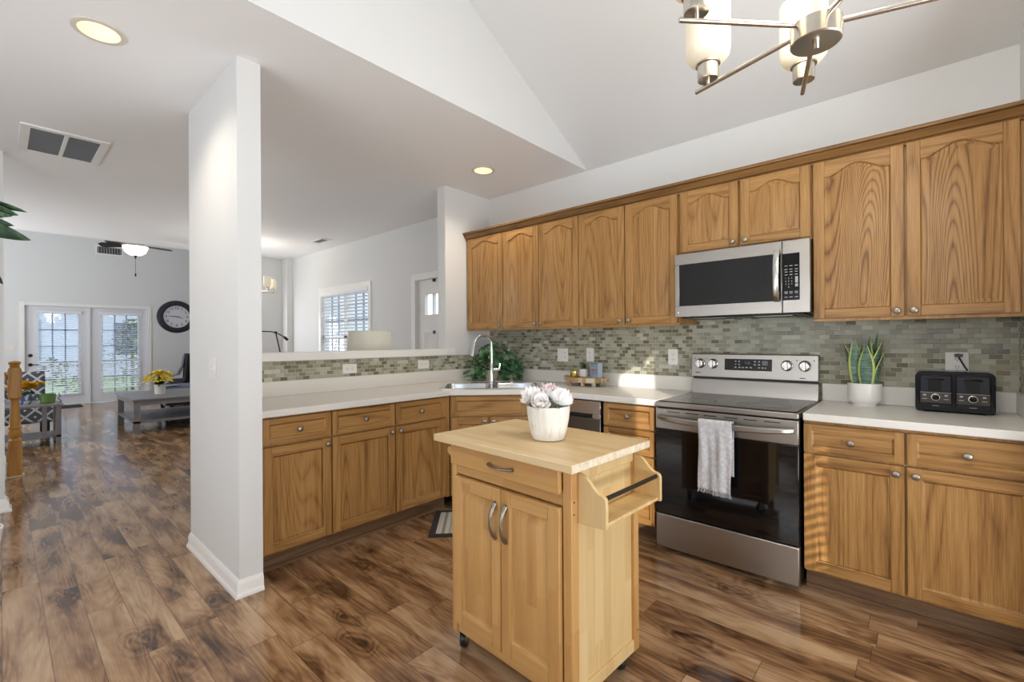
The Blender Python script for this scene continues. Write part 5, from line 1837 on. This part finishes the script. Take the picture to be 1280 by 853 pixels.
for i in range(15):
    a = rn.uniform(0, 2 * pi); q_ = rn.uniform(0.03, 0.14)
    mb = MB()
    c = Vector((q_ * 0.7 * cos(a), q_ * sin(a), 0.215 + rn.uniform(-0.02, 0.045)))
    for ring_, (cnt, L) in enumerate(((8, 0.065), (7, 0.05))):
        for k in range(cnt):
            b_ = 2 * pi * k / cnt + ring_
            leaf(mb, c, (cos(b_), sin(b_), 0.45 + ring_ * 0.7), L, 0.06, 0.1, nu=3, side=(-sin(b_), cos(b_), 0.35))
    mb.build('flower', plain('deep_yellow', srgb(226, 180, 28), 0.6, var=.15) if i == 0 else bpy.data.materials['deep_yellow'], bv)
gpz = thing('green_planter', 'round green pot near the end of the slatted side table', 'pot', (-8.36, 0.405, 0.5205))
mb = MB(); mb.lathe([(0.001, 0), (0.058, 0), (0.070, 0.012), (0.076, 0.105), (0.078, 0.118), (0.070, 0.118), (0.066, 0.10), (0.001, 0.098)], n=24, cap=False); mb.build('pot', plain('green_glaze', srgb(104, 140, 74), 0.35, var=.06), gpz)
dt = thing('curly_ornament', 'small grey curled wire ornament beside the green pot', 'ornament', (-8.36, 0.512, 0.5205))
mb = MB(); mb.tube([(0.02 * cos(t * .6) * (1 - t / 24) + 0, 0.02 * sin(t * .6) * (1 - t / 24), 0.004 + 0.006 * t) for t in range(20)], 0.005, 6); mb.lathe([(0.001, 0), (0.018, 0), (0.018, 0.006), (0.001, 0.007)], n=14, cap=False); mb.build('coil', grey_d, dt)

# stair newel
golden = oak('golden_oak', 'z', srgb(148, 98, 36), srgb(188, 134, 56), srgb(206, 156, 78))
nw = thing('newel_post', 'turned golden oak newel post at the foot of the stairs', 'newel post', (-6.53, 0.092, 0))
NH = 1.0
mb = MB()
mb.box(-0.048, 0.048, -0.048, 0.048, 0.0, 0.34); mb.build('base', golden, nw, 0.004, 2)
mb = MB(); mb.lathe([(0.044, 0.34), (0.050, 0.352), (0.034, 0.366), (0.030, 0.375), (0.046, 0.40), (0.050, 0.43), (0.040, 0.46), (0.048, 0.47), (0.048, 0.48), (0.042, 0.49), (0.038, 0.56), (0.030, 0.70), (0.030, 0.745), (0.040, 0.752), (0.040, 0.762)], n=20); mb.build('turning', golden, nw)
mb = MB(); mb.prism([(-0.044, 0.76), (0.044, 0.76), (0.048, 0.78), (0.048, 1.03), (0.036, 1.06), (-0.036, 1.06), (-0.048, 1.03), (-0.048, 0.78)], 'x', -0.046, 0.046); mb.build('block', golden, nw, 0.006, 2)
mb = MB(); mb.lathe([(0.030, 1.06), (0.038, 1.07), (0.032, 1.08), (0.042, 1.092), (0.046, 1.104), (0.034, 1.116), (0.001, 1.122)], n=20); mb.build('finial', golden, nw)
mb = MB(); mb.prism([(0.0, 0.93), (-0.9, 1.5), (-0.9, 1.56), (0.0, 0.99)], 'x', -0.03, 0.03)
for v in mb.bm.verts:
    v.co.y -= 0.047
mb.build('handrail', golden, nw, 0.01, 2)
mb = MB(); mb.box(-0.062, 0.062, -0.062, 0.062, 0, 0.018); mb.build('plinth', plain('pale_shoe', srgb(214, 196, 160), 0.5), nw, 0.004, 2)
sr = MB(); sr.box(-6.9, -6.42, -1.3, 0.035, 0, 0.16); sr.box(-6.9, -6.42, -1.5, -0.24, 0.16, 0.34); sr.box(-6.9, -6.42, -1.7, -0.5, 0.34, 0.52)
struct(sr, 'stair_step', M['trim'], 'white first steps of the stairs behind the newel post', 'stairs', 0.006)

# tall plant whose leaves enter at the left edge
tpx, tpy = -3.72, -0.16
tp_ = thing('tall_leafy_plant', 'tall plant whose dark leaves reach in at the left edge', 'potted plant', (tpx, tpy, 0))
mb = MB(); mb.lathe([(0.001, 0), (0.13, 0), (0.17, 0.30), (0.16, 0.30), (0.15, 0.27), (0.001, 0.265)], n=28, cap=False); mb.build('pot', M['white_ceramic'], tp_)
mb = MB(); mb.tube([(0, 0, 0.26), (0.01, -0.01, 0.9), (-0.01, 0.01, 1.6), (0, 0, 2.15)], 0.016, 8); mb.build('trunk', plain('bark', srgb(92, 72, 52), 0.9, var=.2), tp_)
dl = NT('dark_ribbed_leaf')
dvec = dl.objco(False)
dl.base(dl.ramp(dl.noise(dvec, 26, 3), [(0.35, srgb(26, 46, 30)), (0.55, srgb(46, 78, 48)), (0.75, srgb(92, 122, 84))])); dl.set(Roughness=0.35)
rn = random.Random(8)
# leaves toward the view (positive picture-right), then the rest of the crown
vis = [((0.0, 0.02, 2.02), (0.50, 0.60, -0.06), 0.27, 0.07, 0.12), ((0.0, 0.02, 2.045), (0.5, 0.66, -0.06), 0.30, 0.045, 0.12), ((0.0, 0.02, 1.985), (0.5, 0.58, -0.04), 0.245, 0.055, 0.05),
       ((0.0, 0.02, 1.95), (0.5, 0.60, -0.06), 0.25, 0.06, 0.08), ((0.0, 0.02, 1.925), (0.52, 0.66, -0.16), 0.325, 0.09, 0.08)]
for b0, d0, L, Wd, bd in vis:
    mb = MB(); leaf(mb, b0, d0, L, Wd, bd, nu=10, cup=0.25, side=(0.35, -0.25, 0.9)); mb.build('leaf', dl.m, tp_)
for i in range(22):
    a = rn.uniform(pi * 0.84, pi * 1.6)
    mb = MB(); leaf(mb, (0, 0, rn.uniform(1.5, 2.15)), (cos(a), sin(a), rn.uniform(0, .7)), rn.uniform(.28, .42), 0.10, 0.35, nu=8, cup=0.25); mb.build('leaf', dl.m, tp_)

# ---------------------------------------------------------------- dining room
mb = MB()
x0, x1, z0, z1, yy = WX[0], WX[1], 0.62, 2.07, YD
mb.box(x0, x0 + 0.035, yy + 0.03, yy + 0.09, z0, z1); mb.box(x1 - 0.035, x1, yy + 0.03, yy + 0.09, z0, z1)
mb.box(x0 + 0.035, x1 - 0.035, yy + 0.03, yy + 0.09, z0, z0 + 0.035); mb.box(x0 + 0.035, x1 - 0.035, yy + 0.03, yy + 0.09, z1 - 0.035, z1)
mb.box((x0 + x1) / 2 - 0.045, (x0 + x1) / 2 + 0.045, yy + 0.03, yy + 0.09, z0, z1); mb.box(x0, x1, yy + 0.03, yy + 0.09, 1.33, 1.375)
win = struct(mb, 'window_1', M['trim'], 'white double window in the dining room behind a blind', 'window')
mb = MB()
for xa, xb in ((x0 + 0.035, (x0 + x1) / 2 - 0.045), ((x0 + x1) / 2 + 0.045, x1 - 0.035)):
    for i in (1, 2):
        x = xa + (xb - xa) * i / 3
        mb.box(x - 0.01, x + 0.01, yy + 0.05, yy + 0.07, z0, z1)
    for z in (0.85, 1.09, 1.61, 1.84):
        mb.box(xa, xb, yy + 0.05, yy + 0.07, z - 0.01, z + 0.01)
mb.build('grille', muntin, win)
mb = MB(); mb.box(x0 + 0.03, x1 - 0.03, yy + 0.055, yy + 0.06, z0 + 0.03, z1 - 0.03); mb.build('glass', M['glass'], win)
mb = MB(); mb.box(x0 - 0.06, x0 + 0.004, yy - 0.016, yy + 0.02, z0 - 0.05, z1 + 0.06); mb.box(x1 - 0.004, x1 + 0.06, yy - 0.016, yy + 0.02, z0 - 0.05, z1 + 0.06); mb.box(x0, x1, yy - 0.015, yy + 0.02, z1 - 0.004, z1 + 0.06); mb.box(x0 - 0.08, x1 + 0.08, yy - 0.035, yy + 0.02, z0 - 0.03, z0)
struct(mb, 'trim_7', M['trim'], 'white casing around the dining room window', 'window casing', 0.003)
bl = thing('window_blind', 'white slatted blind covering the dining room window', 'blind', ((x0 + x1) / 2, yy + 0.0, 0))
hw = (x1 - x0) / 2 - 0.012
mb = MB(); mb.box(-hw, hw, -0.025, 0.026, z1 - 0.07, z1 - 0.005); mb.build('headrail', slat_m, bl, 0.003, 1)
mb = MB()
for i in range(28):
    z = z0 + 0.03 + (z1 - 0.12 - z0) * i / 27
    mb.rbox((0, 0, z), (2 * hw - 0.02, 0.046, 0.0025), Matrix.Rotation(radians(-14), 3, 'X'))
mb.build('slat', slat_m, bl)
mb = MB(); mb.box(-hw + 0.01, hw - 0.01, -0.02, 0.02, z0 + 0.003, z0 + 0.02); mb.build('bottom_rail', slat_m, bl)
mb = MB()
for x in (-hw * .75, -hw * .25, hw * .25, hw * .75):
    mb.cyl((x, -0.024, z0 + 0.02), (x, -0.024, z1 - 0.05), 0.002, 5)
mb.build('ladder_cord', slat_m, bl)
mb = MB(); mb.box(-8.56, -8.47, 2.40, 2.985, 1.0, 1.03); mb.box(-8.56, -8.47, 2.40, 2.985, 1.87, 1.9); mb.box(-8.56, -8.47, 2.40, 2.43, 1.03, 1.87); mb.box(-8.56, -8.47, 2.955, 2.985, 1.03, 1.87)
struct(mb, 'window_2', M['trim'], 'small window in the end wall of the dining room', 'window')

# front door
mb = MB()
x0, x1 = DX
X = x0 + 0.005, x1 - 0.005
mb.box(X[0], X[1], YD + 0.035, YD + 0.08, 0.01, 1.60)
mb.box(X[0], X[0] + 0.14, YD + 0.035, YD + 0.08, 1.60, 2.035); mb.box(X[1] - 0.14, X[1], YD + 0.035, YD + 0.08, 1.60, 2.035); mb.box(X[0] + 0.14, X[1] - 0.14, YD + 0.035, YD + 0.08, 1.86, 2.035)
fd = struct(mb, 'door_3', M['trim'], 'white front door with a row of small panes, seen through the pass-through', 'front door')
mb = MB()
for (a, c) in ((X[0] + 0.12, X[0] + 0.40), (X[1] - 0.40, X[1] - 0.12)):
    for zz0, zz1 in ((0.2, 0.72), (0.86, 1.40)):
        mb.loops([[(a, YD + 0.035, zz0), (c, YD + 0.035, zz0), (c, YD + 0.035, zz1), (a, YD + 0.035, zz1)],
                  [(a + 0.012, YD + 0.026, zz0 + 0.012), (c - 0.012, YD + 0.026, zz0 + 0.012), (c - 0.012, YD + 0.026, zz1 - 0.012), (a + 0.012, YD + 0.026, zz1 - 0.012)],
                  [(a + 0.03, YD + 0.034, zz0 + 0.03), (c - 0.03, YD + 0.034, zz0 + 0.03), (c - 0.03, YD + 0.034, zz1 - 0.03), (a + 0.03, YD + 0.034, zz1 - 0.03)]], True, False, True, False)
mb.build('panel', M['trim'], fd)
mb = MB()
mb.box(X[0] + 0.12, X[1] - 0.12, YD + 0.025, YD + 0.036, 1.585, 1.61); mb.box(X[0] + 0.12, X[1] - 0.12, YD + 0.025, YD + 0.036, 1.855, 1.88); mb.box(X[0] + 0.12, X[0] + 0.145, YD + 0.025, YD + 0.036, 1.61, 1.855); mb.box(X[1] - 0.145, X[1] - 0.12, YD + 0.025, YD + 0.036, 1.61, 1.855)
for i in (1, 2, 3):
    x = X[0] + 0.14 + (X[1] - X[0] - 0.28) * i / 4
    mb.box(x - 0.012, x + 0.012, YD + 0.03, YD + 0.07, 1.60, 1.86)
mb.build('pane_frame', M['trim'], fd)
mb = MB(); mb.box(X[0] + 0.13, X[1] - 0.13, YD + 0.055, YD + 0.06, 1.59, 1.87); mb.build('glass', M['glass'], fd)
mb = MB(); mb.box(-4.345, -4.315, YD + 0.012, YD + 0.035, 2.0, 2.034); mb.build('latch', bronze, fd)
mb = MB(); mb.lathe([(0.022, 0), (0.022, 0.012), (0.001, 0.014)], (-4.335, YD + 0.035, 1.395), 12, 'y')
for v in mb.bm.verts:
    v.co.y = 2 * (YD + 0.035) - v.co.y
mb.build('peephole', bronze, fd)
mb = MB(); mb.box(x0 - 0.075, x0 + 0.004, YD - 0.016, YD + 0.09, 0, 2.115); mb.box(x1 - 0.004, x1 + 0.075, YD - 0.016, YD + 0.09, 0, 2.115); mb.box(x0, x1, YD - 0.015, YD + 0.09, 2.036, 2.115)
struct(mb, 'trim_8', M['trim'], 'white casing around the front door', 'door casing', 0.003)

# lamp behind the ledge, arc lamp, small plant, far chandelier
LX, LY = -3.93, 2.36
lm = thing('floor_lamp', 'cream drum lampshade standing just behind the pass-through ledge', 'lamp', (LX, LY, 0))
mb = MB(); mb.lathe([(0.001, 0), (0.14, 0), (0.14, 0.02), (0.02, 0.03), (0.001, 0.03)], n=28, cap=False); mb.build('base', bronze, lm)
mb = MB(); mb.cyl((0, 0, 0.025), (0, 0, 1.30), 0.011, 10); mb.build('pole', bronze, lm)
cream = plain('cream_linen', srgb(228, 226, 212), 0.9, var=.03, scale=40)
mb = MB(); mb.lathe([(0.2200, 1.12), (0.1985, 1.385), (0.1955, 1.385), (0.2170, 1.12)], n=48, cap=False); mb.build('lamp_shade', cream, lm)
mb = MB()
for z, r in ((1.386, 0.1985), (1.121, 0.2200)):
    mb.tube([(r * cos(2 * pi * i / 40), r * sin(2 * pi * i / 40), z) for i in range(41)], 0.004, 6)
for i in range(3):
    a = 2 * pi * i / 3
    mb.cyl((0, 0, 1.30), (0.197 * cos(a), 0.197 * sin(a), 1.382), 0.003, 6)
mb.build('shade_ring', cream, lm)
al = thing('arc_lamp', 'thin dark jointed reading lamp in the dining room', 'lamp', (-7.75, 2.98, 0))
mb = MB(); mb.lathe([(0.001, 0), (0.13, 0), (0.13, 0.02), (0.001, 0.025)], n=24, cap=False); mb.build('base', bronze, al)
mb = MB(); mb.tube([(0, 0.06, 0.02), (0, 0.05, 1.1), (0, -0.02, 1.44)], 0.011, 8); mb.build('pole', bronze, al)
mb = MB(); mb.tube([(0, -0.26, 1.455), (0, -0.10, 1.455), (0, -0.02, 1.44), (0, 0.06, 1.40), (0, 0.12, 1.36)], 0.009, 8); mb.lathe([(0.02, 1.42), (0.02, 1.46)], (0, -0.02, 0), 10); mb.build('arm', bronze, al)
mb = MB(); mb.tube([(0, 0.11, 1.37), (0, 0.165, 1.32)], 0.022, 10); mb.build('lamp_head', bronze, al)
sp_ = thing('small_dark_plant', 'small dark plant at the lower left corner of the pass-through', 'potted plant', (-7.1, 2.60, 0))
mb = MB(); mb.lathe([(0.001, 0), (0.14, 0), (0.16, 0.5), (0.14, 0.5), (0.001, 0.46)], n=20, cap=False); mb.build('pot', M['dark_metal'], sp_)
rn = random.Random(14)
mb = MB()
for i in range(60):
    a = rn.uniform(0, 2 * pi)
    leaf(mb, (0, 0, 0.5 + rn.uniform(0, .35)), (cos(a), sin(a), rn.uniform(.3, 2)), rn.uniform(.15, .34), 0.05, 0.2, nu=4)
mb.build('foliage', plain('dark_leaf', srgb(34, 48, 34), 0.6, var=.3), sp_)
ch2 = chandelier('dining_chandelier', 'small lit chandelier hanging over the dining room', (-7.17, 2.46, 2.02), 0.365, (20, 92, 164, 236, 308), (CZ - 2.02) / 0.75)
ch2.scale = (0.75, 0.75, 0.75)
ld = bpy.data.lights.new('dining_chandelier_light', 'POINT'); ld.energy = 8; ld.color = (1.0, 0.90, 0.74); ld.shadow_soft_size = 0.2
lo_ = bpy.data.objects.new('dining_chandelier_light', ld); COL.objects.link(lo_); lo_.location = (-7.17, 2.46, 2.30)
# sunny-side window blind in the breakfast room (casts the slatted sunlight)
bl = thing('window_blind', 'slatted blind on the breakfast room window', 'blind', (2.19, -0.955, 0))
mb = MB()
for i in range(13):
    mb.rbox((0, 0, 1.77 + 0.05 * i), (0.040, 0.58, 0.0025), Matrix.Rotation(radians(6), 3, 'Y'))
mb.build('slat', slat_m, bl)
mb = MB(); mb.box(-0.025, 0.025, -0.29, 0.29, 2.41, 2.45); mb.build('headrail', slat_m, bl)
mb = MB()
for y in (-0.22, 0.22):
    mb.cyl((-0.022, y, 1.77), (-0.022, y, 2.42), 0.002, 5)
mb.build('ladder_cord', slat_m, bl)
# hedge and shrubs outside the patio doors
hg = NT('hedge_leaf'); hg.base(hg.ramp(hg.noise(hg.objco(False), 9, 4), [(0.3, srgb(58, 74, 52)), (0.7, srgb(138, 150, 112))])); hg.set(Roughness=0.8)
mb = MB()
rn = random.Random(21)
for i in range(1100):
    y = rn.choice((rn.uniform(-3.5, 1.75), rn.uniform(-3.5, 1.75), rn.uniform(3.5, 6.5))); zt = 0.92 + 0.1 * sin(y * 3)
    p = (-16.8 + rn.uniform(-.4, .5), y, -0.1 + rn.uniform(0, 1) * zt)
    leaf(mb, p, (rn.uniform(0, 1), rn.uniform(-1, 1), rn.uniform(0, 1.2)), 0.16, 0.10, .2, nu=3)
h_ = mb.build('hedge', hg.m)
tag(h_, 'low green hedge outside the patio doors', 'hedge', None, 'stuff')
ot = thing('garden_shrub', 'tall green shrub outside the patio door nearer the clock', 'shrub', (-17.5, 2.62, -0.14))
mb = MB(); mb.cyl((0, 0, 0), (0, 0, 1.2), 0.04, 8); mb.build('trunk', bpy.data.materials['bark'], ot)
mb = MB()
for i in range(500):
    a = rn.uniform(0, 2 * pi); z = rn.uniform(0.15, 2.1); r_ = rn.uniform(0, 1) ** .5 * 0.62 * sin(min(1, (2.2 - z) / 1.2) * pi / 2)
    leaf(mb, (r_ * cos(a), r_ * sin(a), z), (cos(a), sin(a), rn.uniform(-.2, .8)), 0.16, 0.09, .2, nu=3)
mb.build('foliage', hg.m, ot)
